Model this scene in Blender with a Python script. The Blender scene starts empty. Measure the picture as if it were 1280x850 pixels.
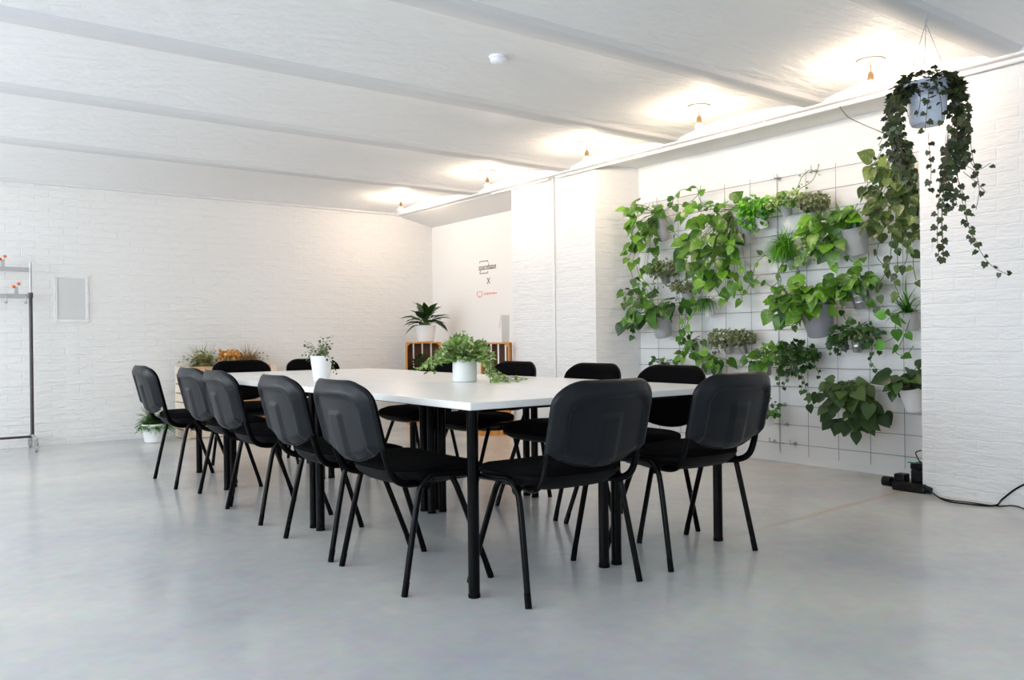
import bpy, math, random
from mathutils import Vector, Matrix, Euler
R = math.radians
PI = math.pi
scene = bpy.context.scene
col = scene.collection

# ------------------------------------------------------------------ camera
F_PX, YAW, PITCH, ROLL, EYE = 1043.0, R(36.416), R(-0.092), R(-0.675), 1.0
fwd = Vector((math.sin(YAW)*math.cos(PITCH), math.cos(YAW)*math.cos(PITCH), math.sin(PITCH)))
rt = Vector((math.cos(YAW), -math.sin(YAW), 0.0))
up = rt.cross(fwd)
rt2 = rt*math.cos(ROLL) + up*math.sin(ROLL)
up2 = -rt*math.sin(ROLL) + up*math.cos(ROLL)
cd = bpy.data.cameras.new('camera')
cd.sensor_width = 36.0
cd.lens = F_PX/1280*36.0
cd.clip_start = 0.05
camo = bpy.data.objects.new('camera', cd)
col.objects.link(camo)
camo.matrix_world = Matrix(((rt2.x, up2.x, -fwd.x, 0), (rt2.y, up2.y, -fwd.y, 0), (rt2.z, up2.z, -fwd.z, EYE), (0, 0, 0, 1)))
scene.camera = camo

def at(u, v, ax, c):
    """photo pixel -> point of the room on the plane  ax = c"""
    d = fwd + rt2*((u-640)/F_PX) - up2*((v-425)/F_PX)
    o = Vector((0, 0, EYE))
    i = 'xyz'.index(ax)
    return o + d*((c-o[i])/d[i])

# ------------------------------------------------------------------ look
scene.view_settings.view_transform = 'Standard'
scene.view_settings.look = 'None'
scene.view_settings.gamma = 1
scene.view_settings.use_curve_mapping = False
scene.view_settings.exposure = 0.06
scene.cycles.use_denoising = True
scene.cycles.max_bounces = 10
scene.cycles.diffuse_bounces = 6
scene.cycles.glossy_bounces = 4
scene.cycles.transmission_bounces = 6
scene.cycles.transparent_max_bounces = 6
scene.cycles.sample_clamp_indirect = 6.0
scene.cycles.caustics_reflective = False
scene.cycles.caustics_refractive = False
w = bpy.data.worlds.new('daylight')
scene.world = w
w.use_nodes = True
w.node_tree.nodes['Background'].inputs[0].default_value = (0.72, 0.85, 1.0, 1)
w.node_tree.nodes['Background'].inputs[1].default_value = 1.2

def area(name, loc, rot, sx, sy, power, colr):
    l = bpy.data.lights.new(name, 'AREA')
    l.shape = 'RECTANGLE'; l.size = sx; l.size_y = sy; l.energy = power; l.color = colr
    o = bpy.data.objects.new(name, l); col.objects.link(o)
    o.location = loc; o.rotation_euler = rot
    return o
BULB = 50.0
SKY_L, SKY_F = 155.0, 16.0
area('daylight_left_near', (-2.75, 0.6, 1.55), (0, R(-90), 0), 1.9, 3.0, SKY_L, (0.80, 0.90, 1.0))
area('daylight_left_far', (-2.75, 4.6, 1.55), (0, R(-90), 0), 1.9, 3.0, SKY_L, (0.86, 0.93, 1.0))
area('daylight_left_back', (-2.75, 7.9, 1.55), (0, R(-90), 0), 1.9, 2.2, SKY_L*0.9, (0.88, 0.94, 1.0))
area('daylight_front', (1.4, -2.95, 1.5), (R(90), 0, 0), 4.6, 2.0, SKY_F, (0.84, 0.92, 1.0))

# ------------------------------------------------------------------ materials
def mat(name, colr, rough=0.6, metal=0.0, spec=0.5, noise=None, bump=None, coat=0.0, emit=None):
    m = bpy.data.materials.new(name); m.use_nodes = True
    nt = m.node_tree; b = nt.nodes['Principled BSDF']
    c = (*colr, 1)
    b.inputs['Base Color'].default_value = c
    b.inputs['Roughness'].default_value = rough
    b.inputs['Metallic'].default_value = metal
    b.inputs['Specular IOR Level'].default_value = spec
    b.inputs['Coat Weight'].default_value = coat
    tc = nt.nodes.new('ShaderNodeTexCoord')
    if noise:
        sc, c2, det = noise
        n = nt.nodes.new('ShaderNodeTexNoise'); n.inputs['Scale'].default_value = sc; n.inputs['Detail'].default_value = det
        nt.links.new(tc.outputs['Object'], n.inputs['Vector'])
        mx = nt.nodes.new('ShaderNodeMix'); mx.data_type = 'RGBA'
        mx.inputs[6].default_value = c; mx.inputs[7].default_value = (*c2, 1)
        nt.links.new(n.outputs['Fac'], mx.inputs[0]); nt.links.new(mx.outputs[2], b.inputs['Base Color'])
    if bump:
        sc, st, dist = bump
        n = nt.nodes.new('ShaderNodeTexNoise'); n.inputs['Scale'].default_value = sc; n.inputs['Detail'].default_value = 4
        nt.links.new(tc.outputs['Object'], n.inputs['Vector'])
        bp = nt.nodes.new('ShaderNodeBump'); bp.inputs['Strength'].default_value = st; bp.inputs['Distance'].default_value = dist
        nt.links.new(n.outputs['Fac'], bp.inputs['Height']); nt.links.new(bp.outputs['Normal'], b.inputs['Normal'])
    if emit:
        b.inputs['Emission Color'].default_value = (*emit[0], 1); b.inputs['Emission Strength'].default_value = emit[1]
    return m

def brick_mat(name, colr, along, rough_bump=0.55, course=0.075, length=0.25, ceiling=False, joint=0.13):
    """whitewashed brickwork: courses, soft joints and lumpy paint as bump"""
    m = bpy.data.materials.new(name); m.use_nodes = True
    nt = m.node_tree; b = nt.nodes['Principled BSDF']; L = nt.links.new
    b.inputs['Roughness'].default_value = 0.62
    b.inputs['Specular IOR Level'].default_value = 0.3
    tc = nt.nodes.new('ShaderNodeTexCoord')
    sx = nt.nodes.new('ShaderNodeSeparateXYZ'); L(tc.outputs['Object'], sx.inputs[0])
    cb = nt.nodes.new('ShaderNodeCombineXYZ')
    if ceiling:
        L(sx.outputs[0], cb.inputs[0]); L(sx.outputs[1], cb.inputs[1])
    else:
        L(sx.outputs[0 if along == 'x' else 1], cb.inputs[0]); L(sx.outputs[2], cb.inputs[1])
    wob = nt.nodes.new('ShaderNodeTexNoise'); wob.inputs['Scale'].default_value = 5.0; wob.inputs['Detail'].default_value = 3
    L(tc.outputs['Object'], wob.inputs['Vector'])
    ws = nt.nodes.new('ShaderNodeVectorMath'); ws.operation = 'MULTIPLY_ADD'
    ws.inputs[1].default_value = (0.03, 0.03, 0.0); L(wob.outputs['Color'], ws.inputs[0]); L(cb.outputs[0], ws.inputs[2])
    br = nt.nodes.new('ShaderNodeTexBrick')
    br.inputs['Scale'].default_value = 1.0; br.inputs['Mortar Size'].default_value = 0.007
    br.inputs['Mortar Smooth'].default_value = 0.8; br.inputs['Brick Width'].default_value = length; br.inputs['Row Height'].default_value = course
    br.inputs['Color1'].default_value = (1, 1, 1, 1); br.inputs['Color2'].default_value = (0.72, 0.72, 0.72, 1); br.inputs['Mortar'].default_value = (0, 0, 0, 1)
    L(ws.outputs[0], br.inputs['Vector'])
    n1 = nt.nodes.new('ShaderNodeTexNoise'); n1.inputs['Scale'].default_value = 1.0; n1.inputs['Detail'].default_value = 6; n1.inputs['Roughness'].default_value = 0.6
    st = nt.nodes.new('ShaderNodeVectorMath'); st.operation = 'MULTIPLY'
    st.inputs[1].default_value = (5.5, 5.5, 17) if not ceiling else (5, 20, 9)
    L(tc.outputs['Object'], st.inputs[0]); L(st.outputs[0], n1.inputs['Vector'])
    ad = nt.nodes.new('ShaderNodeMath'); ad.operation = 'MULTIPLY_ADD'; ad.inputs[1].default_value = joint
    L(br.outputs['Color'], ad.inputs[0]); L(n1.outputs['Fac'], ad.inputs[2])
    bp = nt.nodes.new('ShaderNodeBump'); bp.inputs['Strength'].default_value = rough_bump; bp.inputs['Distance'].default_value = 0.02
    L(ad.outputs[0], bp.inputs['Height']); L(bp.outputs['Normal'], b.inputs['Normal'])
    n2 = nt.nodes.new('ShaderNodeTexNoise'); n2.inputs['Scale'].default_value = 1.3; n2.inputs['Detail'].default_value = 5
    L(tc.outputs['Object'], n2.inputs['Vector'])
    mx = nt.nodes.new('ShaderNodeMix'); mx.data_type = 'RGBA'
    mx.inputs[6].default_value = (*[x*0.97 for x in colr], 1); mx.inputs[7].default_value = (*[min(1, x*1.02) for x in colr], 1)
    L(n2.outputs['Fac'], mx.inputs[0]); L(mx.outputs[2], b.inputs['Base Color'])
    return m

def floor_mat():
    m = bpy.data.materials.new('polished_concrete'); m.use_nodes = True
    nt = m.node_tree; b = nt.nodes['Principled BSDF']; L = nt.links.new
    tc = nt.nodes.new('ShaderNodeTexCoord')
    def noise(sc, det, vec=None, ro=0.55):
        n = nt.nodes.new('ShaderNodeTexNoise'); n.inputs['Scale'].default_value = sc; n.inputs['Detail'].default_value = det; n.inputs['Roughness'].default_value = ro
        L(vec or tc.outputs['Object'], n.inputs['Vector']); return n
    big = noise(0.8, 5); fine = noise(14, 6); 
    mx = nt.nodes.new('ShaderNodeMix'); mx.data_type = 'RGBA'
    mx.inputs[6].default_value = (0.50, 0.52, 0.545, 1); mx.inputs[7].default_value = (0.70, 0.685, 0.64, 1)
    rp = nt.nodes.new('ShaderNodeMapRange'); rp.inputs[1].default_value = 0.32; rp.inputs[2].default_value = 0.68
    L(big.outputs['Fac'], rp.inputs[0]); L(rp.outputs[0], mx.inputs[0])
    mx2 = nt.nodes.new('ShaderNodeMix'); mx2.data_type = 'RGBA'; mx2.blend_type = 'MULTIPLY'; mx2.inputs[0].default_value = 0.28
    L(mx.outputs[2], mx2.inputs[6]); L(fine.outputs['Color'], mx2.inputs[7])
    # worn ochre line of an old joint running from the recess corner towards the table
    sx = nt.nodes.new('ShaderNodeSeparateXYZ'); L(tc.outputs['Object'], sx.inputs[0])
    def math_(op, a, b_=None, c_=None):
        n = nt.nodes.new('ShaderNodeMath'); n.operation = op
        for i, x in enumerate((a, b_, c_)):
            if x is None: continue
            if isinstance(x, (int, float)): n.inputs[i].default_value = x
            else: L(x, n.inputs[i])
        return n.outputs[0]
    wv = noise(3.0, 3)
    ly = math_('MULTIPLY_ADD', sx.outputs[0], -0.054, sx.outputs[1])        # y - 0.054 x
    ly = math_('SUBTRACT', ly, 2.525)
    ly = math_('MULTIPLY_ADD', wv.outputs['Fac'], 0.03, ly)
    dist = math_('ABSOLUTE', math_('SUBTRACT', ly, 0.015))
    line = math_('SUBTRACT', 1.0, math_('SMOOTH_MIN', math_('MULTIPLY', dist, 28.0), 1.0, 0.3))
    line = math_('MAXIMUM', line, 0.0)
    gate = nt.nodes.new('ShaderNodeMapRange'); gate.inputs[1].default_value = 2.9; gate.inputs[2].default_value = 4.2
    L(sx.outputs[0], gate.inputs[0])
    line = math_('MULTIPLY', line, gate.outputs[0])
    # ochre wear along the foot of the recess wall
    g2 = nt.nodes.new('ShaderNodeMapRange'); g2.inputs[1].default_value = 4.75; g2.inputs[2].default_value = 5.45; L(sx.outputs[0], g2.inputs[0])
    g3 = nt.nodes.new('ShaderNodeMapRange'); g3.inputs[1].default_value = 2.6; g3.inputs[2].default_value = 2.9; L(sx.outputs[1], g3.inputs[0])
    g4 = nt.nodes.new('ShaderNodeMapRange'); g4.inputs[1].default_value = 5.4; g4.inputs[2].default_value = 4.2; L(sx.outputs[1], g4.inputs[0])
    pn = noise(2.4, 5)
    pr = nt.nodes.new('ShaderNodeMapRange'); pr.inputs[1].default_value = 0.42; pr.inputs[2].default_value = 0.62; L(pn.outputs['Fac'], pr.inputs[0])
    wear = math_('MULTIPLY', math_('MULTIPLY', g2.outputs[0], g3.outputs[0]), math_('MULTIPLY', g4.outputs[0], pr.outputs[0]))
    tot = math_('MINIMUM', math_('MULTIPLY_ADD', wear, 0.35, math_('MULTIPLY', line, 0.55)), 0.75)
    mx3 = nt.nodes.new('ShaderNodeMix'); mx3.data_type = 'RGBA'; mx3.inputs[7].default_value = (0.50, 0.36, 0.22, 1)
    L(tot, mx3.inputs[0]); L(mx2.outputs[2], mx3.inputs[6]); 
    L(mx3.outputs[2], b.inputs['Base Color'])
    rr = nt.nodes.new('ShaderNodeMapRange'); rr.inputs[3].default_value = 0.17; rr.inputs[4].default_value = 0.25
    L(noise(3, 5).outputs['Fac'], rr.inputs[0]); L(rr.outputs[0], b.inputs['Roughness'])
    b.inputs['Specular IOR Level'].default_value = 0.5
    bp = nt.nodes.new('ShaderNodeBump'); bp.inputs['Strength'].default_value = 0.05; bp.inputs['Distance'].default_value = 0.01
    L(noise(7, 4).outputs['Fac'], bp.inputs['Height']); L(bp.outputs['Normal'], b.inputs['Normal'])
    return m

def leaf_mat(name, dark, light, rough=0.34, trans=0.24, variegate=0.0, spec=0.5):
    """per-leaf tint read from a face attribute, plus translucency"""
    m = bpy.data.materials.new(name); m.use_nodes = True
    nt = m.node_tree; b = nt.nodes['Principled BSDF']; L = nt.links.new
    at_ = nt.nodes.new('ShaderNodeAttribute'); at_.attribute_name = 'tint'
    mx = nt.nodes.new('ShaderNodeMix'); mx.data_type = 'RGBA'
    mx.inputs[6].default_value = (*dark, 1); mx.inputs[7].default_value = (*light, 1)
    L(at_.outputs['Fac'], mx.inputs[0])
    outc = mx.outputs[2]
    if variegate:
        tc = nt.nodes.new('ShaderNodeTexCoord'); n = nt.nodes.new('ShaderNodeTexNoise'); n.inputs['Scale'].default_value = 45; n.inputs['Detail'].default_value = 3
        L(tc.outputs['Object'], n.inputs['Vector'])
        rp = nt.nodes.new('ShaderNodeMapRange'); rp.inputs[1].default_value = 0.56; rp.inputs[2].default_value = 0.66; rp.inputs[4].default_value = variegate
        L(n.outputs['Fac'], rp.inputs[0])
        m2 = nt.nodes.new('ShaderNodeMix'); m2.data_type = 'RGBA'; m2.inputs[7].default_value = (0.72, 0.74, 0.50, 1)
        L(rp.outputs[0], m2.inputs[0]); L(outc, m2.inputs[6]); outc = m2.outputs[2]
    L(outc, b.inputs['Base Color'])
    b.inputs['Roughness'].default_value = rough; b.inputs['Specular IOR Level'].default_value = spec
    tr = nt.nodes.new('ShaderNodeBsdfTranslucent'); L(outc, tr.inputs['Color'])
    ms = nt.nodes.new('ShaderNodeMixShader'); ms.inputs[0].default_value = trans
    out = nt.nodes['Material Output']
    L(b.outputs[0], ms.inputs[1]); L(tr.outputs[0], ms.inputs[2]); L(ms.outputs[0], out.inputs['Surface'])
    return m

def wood_mat(name, c1, c2, rough=0.6):
    m = bpy.data.materials.new(name); m.use_nodes = True
    nt = m.node_tree; b = nt.nodes['Principled BSDF']; L = nt.links.new
    tc = nt.nodes.new('ShaderNodeTexCoord')
    mp = nt.nodes.new('ShaderNodeMapping'); mp.inputs['Scale'].default_value = (22, 22, 3); L(tc.outputs['Object'], mp.inputs['Vector'])
    n = nt.nodes.new('ShaderNodeTexNoise'); n.inputs['Scale'].default_value = 1.5; n.inputs['Detail'].default_value = 6; n.inputs['Distortion'].default_value = 0.8
    L(mp.outputs[0], n.inputs['Vector'])
    mx = nt.nodes.new('ShaderNodeMix'); mx.data_type = 'RGBA'; mx.inputs[6].default_value = (*c1, 1); mx.inputs[7].default_value = (*c2, 1)
    L(n.outputs['Fac'], mx.inputs[0]); L(mx.outputs[2], b.inputs['Base Color'])
    b.inputs['Roughness'].default_value = rough
    bp = nt.nodes.new('ShaderNodeBump'); bp.inputs['Strength'].default_value = 0.25; bp.inputs['Distance'].default_value = 0.003
    L(n.outputs['Fac'], bp.inputs['Height']); L(bp.outputs['Normal'], b.inputs['Normal'])
    return m

M = dict(
    wall_back=brick_mat('whitewashed_brick_back', (0.80, 0.79, 0.775), 'x', 0.95),
    wall_right=brick_mat('whitewashed_brick_right', (0.80, 0.795, 0.79), 'y', 0.8),
    wall_recess=brick_mat('whitewashed_brick_recess', (0.82, 0.82, 0.82), 'y', 0.22),
    plaster=mat('smooth_white_plaster', (0.86, 0.84, 0.815), 0.7, bump=(6, 0.08, 0.01)),
    vault=brick_mat('whitewashed_vault', (0.88, 0.875, 0.87), 'x', 1.0, ceiling=True, joint=0.02),
    beam=mat('painted_beam', (0.70, 0.695, 0.70), 0.7, spec=0.2, bump=(12, 0.1, 0.006)),
    longbeam=mat('painted_long_beam', (0.82, 0.81, 0.80), 0.6, spec=0.25),
    floor=floor_mat(),
    pipe=mat('painted_pipe', (0.84, 0.83, 0.82), 0.4),
    table=mat('white_laminate', (0.93, 0.915, 0.89), 0.26, noise=(2.5, (0.89, 0.875, 0.85), 4)),
    edge=mat('white_table_edge', (0.84, 0.84, 0.85), 0.35),
    blackmetal=mat('black_powder_coated_steel', (0.0018, 0.0018, 0.002), 0.2, spec=0.10),
    shell=mat('charcoal_moulded_plastic', (0.0052, 0.0068, 0.0095), 0.38, spec=0.23, bump=(160, 0.06, 0.002)),
    fabric=mat('black_woven_fabric', (0.0035, 0.0032, 0.0035), 0.95, spec=0.05, bump=(420, 0.35, 0.002)),
    seatpan=mat('black_seat_pan', (0.003, 0.003, 0.0035), 0.5, spec=0.12),
    rubber=mat('black_rubber', (0.002, 0.002, 0.002), 0.6, spec=0.08),
    zincpot=mat('galvanised_metal', (0.50, 0.51, 0.52), 0.3, metal=0.85, noise=(18, (0.36, 0.37, 0.39), 4)),
    palepot=mat('pale_grey_painted_pot', (0.42, 0.42, 0.42), 0.45, noise=(9, (0.35, 0.35, 0.36), 4)),
    greypot=mat('grey_painted_pot', (0.25, 0.25, 0.275), 0.5),
    whitepot=mat('white_ceramic', (0.83, 0.83, 0.83), 0.3),
    planter=mat('pale_blue_grey_plastic', (0.60, 0.66, 0.78), 0.4),
    soil=mat('dark_potting_soil', (0.03, 0.022, 0.016), 0.95, bump=(90, 0.8, 0.01)),
    wire=mat('galvanised_wire', (0.23, 0.25, 0.29), 0.4, metal=0.4),
    steel=mat('satin_steel', (0.46, 0.46, 0.46), 0.4, metal=0.5),
    darksteel=mat('dark_steel_tube', (0.055, 0.045, 0.048), 0.4, metal=0.2),
    vent=mat('white_vent_metal', (0.78, 0.78, 0.77), 0.5),
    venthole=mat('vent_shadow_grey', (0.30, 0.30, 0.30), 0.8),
    orange=mat('orange_rubber', (0.72, 0.14, 0.02), 0.5),
    brass=mat('aged_brass', (0.45, 0.26, 0.10), 0.35, metal=0.8),
    ceramic=mat('cream_ceramic', (0.62, 0.56, 0.48), 0.4),
    socket=mat('tan_brass_socket', (0.36, 0.22, 0.10), 0.5),
    cord=mat('dark_cord', (0.05, 0.045, 0.04), 0.6),
    black=mat('black_plastic', (0.003, 0.003, 0.0035), 0.35, spec=0.2),
    led=mat('green_indicator', (0.01, 0.16, 0.03), 0.4, emit=((0.05, 1.0, 0.15), 0.04)),
    bulb=mat('lit_bulb_glass', (1, 0.95, 0.85), 0.4, emit=((1.0, 0.78, 0.58), 1.0)),
    wood=wood_mat('orange_stained_pine', (0.50, 0.20, 0.035), (0.68, 0.32, 0.075)),
    wooddark=wood_mat('dark_brown_pine', (0.10, 0.045, 0.018), (0.20, 0.09, 0.035)),  # back slats inside the orange crates, coloured darker than the outer boards
    woodpale=wood_mat('whitewashed_pine', (0.68, 0.55, 0.42), (0.80, 0.70, 0.58)),
    woodpeach=wood_mat('peach_pine', (0.62, 0.34, 0.16), (0.74, 0.48, 0.28)),
    card=mat('grey_cardboard', (0.50, 0.50, 0.48), 0.8),
    ink=mat('brown_black_ink', (0.10, 0.065, 0.04), 0.8),
    redink=mat('faded_red_ink', (0.85, 0.33, 0.28), 0.8),
    stem=mat('green_stem', (0.10, 0.17, 0.04), 0.6),
    brownstem=mat('brown_stem', (0.12, 0.075, 0.045), 0.7),
    smoke=mat('detector_plastic', (0.86, 0.87, 0.90), 0.4),
    L_pothos=leaf_mat('pothos_leaf', (0.018, 0.085, 0.005), (0.185, 0.43, 0.030), variegate=0.15),
    L_pothosdark=leaf_mat('dark_pothos_leaf', (0.010, 0.055, 0.005), (0.085, 0.25, 0.022), variegate=0.1),
    L_olive=leaf_mat('olive_pothos_leaf', (0.024, 0.052, 0.010), (0.15, 0.235, 0.052), variegate=0.15),
    L_bright=leaf_mat('bright_green_leaf', (0.030, 0.17, 0.008), (0.24, 0.62, 0.05)),
    L_herb=leaf_mat('small_olive_herb_leaf', (0.055, 0.079, 0.025), (0.279, 0.325, 0.155)),
    L_fern=leaf_mat('fern_green', (0.02, 0.10, 0.01), (0.13, 0.38, 0.04)),
    L_ivy=leaf_mat('ivy_leaf', (0.008, 0.033, 0.006), (0.045, 0.128, 0.022)),
    L_ivydark=leaf_mat('dark_ivy_leaf', (0.012, 0.020, 0.007), (0.075, 0.105, 0.032), trans=0.2),
    L_darkgreen=leaf_mat('dark_broad_leaf', (0.008, 0.032, 0.006), (0.056, 0.120, 0.024), rough=0.3),
    L_oak=leaf_mat('matt_grape_leaf', (0.012, 0.039, 0.006), (0.070, 0.140, 0.032), rough=0.6),
    L_dry=leaf_mat('dried_grass', (0.24, 0.15, 0.06), (0.60, 0.42, 0.20)),
    L_drygreen=leaf_mat('dried_green_grass', (0.14, 0.17, 0.05), (0.50, 0.48, 0.22)),
    L_variegated=leaf_mat('cream_edged_leaf', (0.06, 0.17, 0.02), (0.38, 0.56, 0.15), variegate=0.9),
)

# ------------------------------------------------------------------ mesh helpers
class MB:
    def __init__(self):
        self.v = []; self.f = []; self.t = []
    def add(self, vs, fs, tint=0.5):
        o = len(self.v)
        self.v.extend([tuple(p) for p in vs])
        self.f.extend([tuple(i+o for i in f) for f in fs])
        self.t.extend([tint]*len(fs))
    def box(self, c, s, rot=None, taper=1.0):
        x, y, z = s[0]/2, s[1]/2, s[2]/2
        vs = [Vector((a*x*(taper if d < 0 else 1), b*y*(taper if d < 0 else 1), d*z)) for a in (-1, 1) for b in (-1, 1) for d in (-1, 1)]
        if rot is not None:
            vs = [rot @ p for p in vs]
        c = Vector(c)
        self.add([p+c for p in vs], [(0, 1, 3, 2), (4, 6, 7, 5), (0, 4, 5, 1), (2, 3, 7, 6), (0, 2, 6, 4), (1, 5, 7, 3)])
    def b2(self, a, b):
        self.box([(a[i]+b[i])/2 for i in range(3)], [abs(b[i]-a[i]) for i in range(3)])
    def tube(self, pts, r, n=8, cap=True, oval=1.0, tint=0.5):
        pts = [Vector(p) for p in pts]
        rs = r if isinstance(r, (list, tuple)) else [r]*len(pts)
        vs = []; prev = None
        for i, p in enumerate(pts):
            d = (pts[min(i+1, len(pts)-1)] - pts[max(i-1, 0)])
            if d.length < 1e-9: d = Vector((0, 0, 1))
            d.normalize()
            if prev is None:
                a = Vector((0, 0, 1)) if abs(d.z) < 0.9 else Vector((1, 0, 0))
                s = d.cross(a).normalized()
            else:
                s = (prev - d*prev.dot(d))
                s = s.normalized() if s.length > 1e-6 else d.orthogonal().normalized()
            prev = s; t = d.cross(s)
            for k in range(n):
                an = 2*PI*k/n
                vs.append(p + s*(math.cos(an)*rs[i]) + t*(math.sin(an)*rs[i]*oval))
        fs = []
        for i in range(len(pts)-1):
            for k in range(n):
                k2 = (k+1) % n
                fs.append((i*n+k, i*n+k2, (i+1)*n+k2, (i+1)*n+k))
        if cap:
            fs.append(tuple(range(n))[::-1]); fs.append(tuple((len(pts)-1)*n+k for k in range(n)))
        self.add(vs, fs, tint)
    def lathe(self, prof, n=28, mtx=None):
        vs = []
        for r, z in prof:
            for k in range(n):
                a = 2*PI*k/n
                vs.append(Vector((r*math.cos(a), r*math.sin(a), z)))
        if mtx is not None: vs = [mtx @ p for p in vs]
        fs = []
        for i in range(len(prof)-1):
            for k in range(n):
                k2 = (k+1) % n
                fs.append((i*n+k, i*n+k2, (i+1)*n+k2, (i+1)*n+k))
        fs.append(tuple(range(n))[::-1]); fs.append(tuple((len(prof)-1)*n+k for k in range(n)))
        self.add(vs, fs)
    def build(self, name, m, parent=None, smooth=True, bevel=0.0, world=False, angle=40):
        me = bpy.data.meshes.new(name)
        me.from_pydata(self.v, [], self.f)
        me.validate(clean_customdata=False)
        if len(me.polygons) == len(self.t):
            a = me.attributes.new('tint', 'FLOAT', 'FACE'); a.data.foreach_set('value', self.t)
        me.materials.append(m)
        if smooth:
            me.polygons.foreach_set('use_smooth', [True]*len(me.polygons))
            me.set_sharp_from_angle(angle=R(angle))
        me.update()
        o = bpy.data.objects.new(name, me); col.objects.link(o)
        if parent is not None: o.parent = parent
        if bevel:
            b = o.modifiers.new('bevel', 'BEVEL'); b.width = bevel; b.segments = 2; b.limit_method = 'ANGLE'; b.angle_limit = R(40)
        return o

def tag(o, label=None, cat=None, group=None, kind=None):
    if label: o['label'] = label
    if cat: o['category'] = cat
    if group: o['group'] = group
    if kind: o['kind'] = kind
    return o
def thing(name, label, cat, loc=(0, 0, 0), rz=0.0, group=None):
    o = bpy.data.objects.new(name, None); col.objects.link(o)
    o.empty_display_size = 0.1
    o.location = loc; o.rotation_euler = (0, 0, rz)
    return tag(o, label, cat, group)
def copy_tree(o, parent=None):
    c = o.copy(); col.objects.link(c); c.parent = parent
    for ch in list(o.children): copy_tree(ch, c)
    return c
def struct(mb, name, m, **k):
    return tag(mb.build(name, m, **k), kind='structure')
def smooth_path(pts, per=5):
    P = [Vector(p) for p in pts]
    if len(P) < 3: return P
    out = []
    for i in range(len(P)-1):
        a, b, c, d = P[max(i-1, 0)], P[i], P[i+1], P[min(i+2, len(P)-1)]
        for k in range(per):
            t = k/per
            out.append(0.5*((2*b) + (c-a)*t + (2*a-5*b+4*c-d)*t*t + (3*b-a-3*c+d)*t**3))
    out.append(P[-1]); return out

# ------------------------------------------------------------------ room shell
XW, XR, YB, XL, YF = 5.177, 5.635, 9.371, -2.6, -2.7
ZC = 2.58                                   # underside of the ceiling beams
Y_E, Y_R, Y_Q, Y_P = 2.691, 5.60, 5.714, 6.998
mb = MB(); mb.b2((XL-0.3, YF-0.3, -0.12), (XR+0.5, YB+0.3, 0.0)); struct(mb, 'floor', M['floor'], smooth=False)
mb = MB(); mb.b2((XL-0.3, YB, -0.1), (XR+0.4, YB+0.25, 2.95)); struct(mb, 'wall_back', M['wall_back'], smooth=False)
# right wall: main plane, planted recess and alcove
mb = MB(); mb.b2((XW, YF-0.3, 0), (XR+0.4, Y_E, 2.95)); struct(mb, 'wall_right', M['wall_right'], smooth=False)
mb = MB()
vs = [(XW, Y_Q, 0), (XW, Y_P, 0), (XR+0.4, Y_P, 0), (XR+0.4, Y_R-0.03, 0), (XR, Y_R, 0)]
vs += [(x, y, 2.95) for x, y, _ in vs]
mb.add(vs, [(0, 1, 6, 5), (1, 2, 7, 6), (2, 3, 8, 7), (3, 4, 9, 8), (4, 0, 5, 9), (4, 3, 2, 1, 0), (5, 6, 7, 8, 9)])
struct(mb, 'wall_right_pillar', M['wall_right'], smooth=False)
mb = MB(); mb.b2((XR, Y_E-0.02, 0), (XR+0.25, Y_R, 2.95)); struct(mb, 'wall_right_recess', M['wall_recess'], smooth=False)
mb = MB(); mb.b2((XR, Y_P, 0), (XR+0.25, YB+0.1, 2.95)); struct(mb, 'wall_right_alcove', M['plaster'], smooth=False)
# sloping soffits of recess and alcove
for k, (y0, y1) in enumerate(((Y_E, Y_Q), (Y_P, YB))):
    mb = MB()
    zi, zo = (2.59, 2.59) if k == 0 else (2.456, 2.56)
    vs = [(XW+0.002, y0, zo), (XR, y0, zi), (XR, y1, zi), (XW+0.002, y1, zo)]
    vs += [(x, y, 2.93) for x, y, z in vs]
    mb.add(vs, [(0, 1, 2, 3), (7, 6, 5, 4), (0, 4, 5, 1), (1, 5, 6, 2), (2, 6, 7, 3), (3, 7, 4, 0)])
    struct(mb, 'ceiling_soffit', M['plaster'], smooth=False)
# left wall and front wall, behind the camera, with daylight windows
def wall_with_windows(name, fixed_axis, c0, c1, lo, hi, wins, m):
    mb = MB()
    def bb(a0, a1, z0, z1):
        if a1-a0 < 1e-4 or z1-z0 < 1e-4: return
        if fixed_axis == 'x': mb.b2((c0, a0, z0), (c1, a1, z1))
        else: mb.b2((a0, c0, z0), (a1, c1, z1))
    cur = lo
    for (a0, a1, z0, z1) in wins:
        bb(cur, a0, 0, 2.95); bb(a0, a1, 0, z0); bb(a0, a1, z1, 2.95); cur = a1
    bb(cur, hi, 0, 2.95)
    return struct(mb, name, m, smooth=False)
WL = [(-0.9, 2.1, 0.6, 2.45), (3.1, 6.1, 0.6, 2.45), (6.8, 9.0, 0.6, 2.45)]
wall_with_windows('wall_left', 'x', XL-0.22, XL, YF-0.3, YB+0.2, WL, M['wall_right'])
WF = [(-0.9, 3.7, 0.5, 2.45)]
wall_with_windows('wall_front', 'y', YF-0.22, YF, XL-0.3, XR+0.4, WF, M['wall_back'])
glass = bpy.data.materials.new('window_glass'); glass.use_nodes = True
gnt = glass.node_tree; gnt.nodes.remove(gnt.nodes['Principled BSDF'])
tb = gnt.nodes.new('ShaderNodeBsdfTransparent'); gb = gnt.nodes.new('ShaderNodeBsdfGlossy'); gb.inputs['Roughness'].default_value = 0.02
gm = gnt.nodes.new('ShaderNodeMixShader'); gm.inputs[0].default_value = 0.06
gnt.links.new(tb.outputs[0], gm.inputs[1]); gnt.links.new(gb.outputs[0], gm.inputs[2]); gnt.links.new(gm.outputs[0], gnt.nodes['Material Output'].inputs[0])
wn = 0
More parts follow.
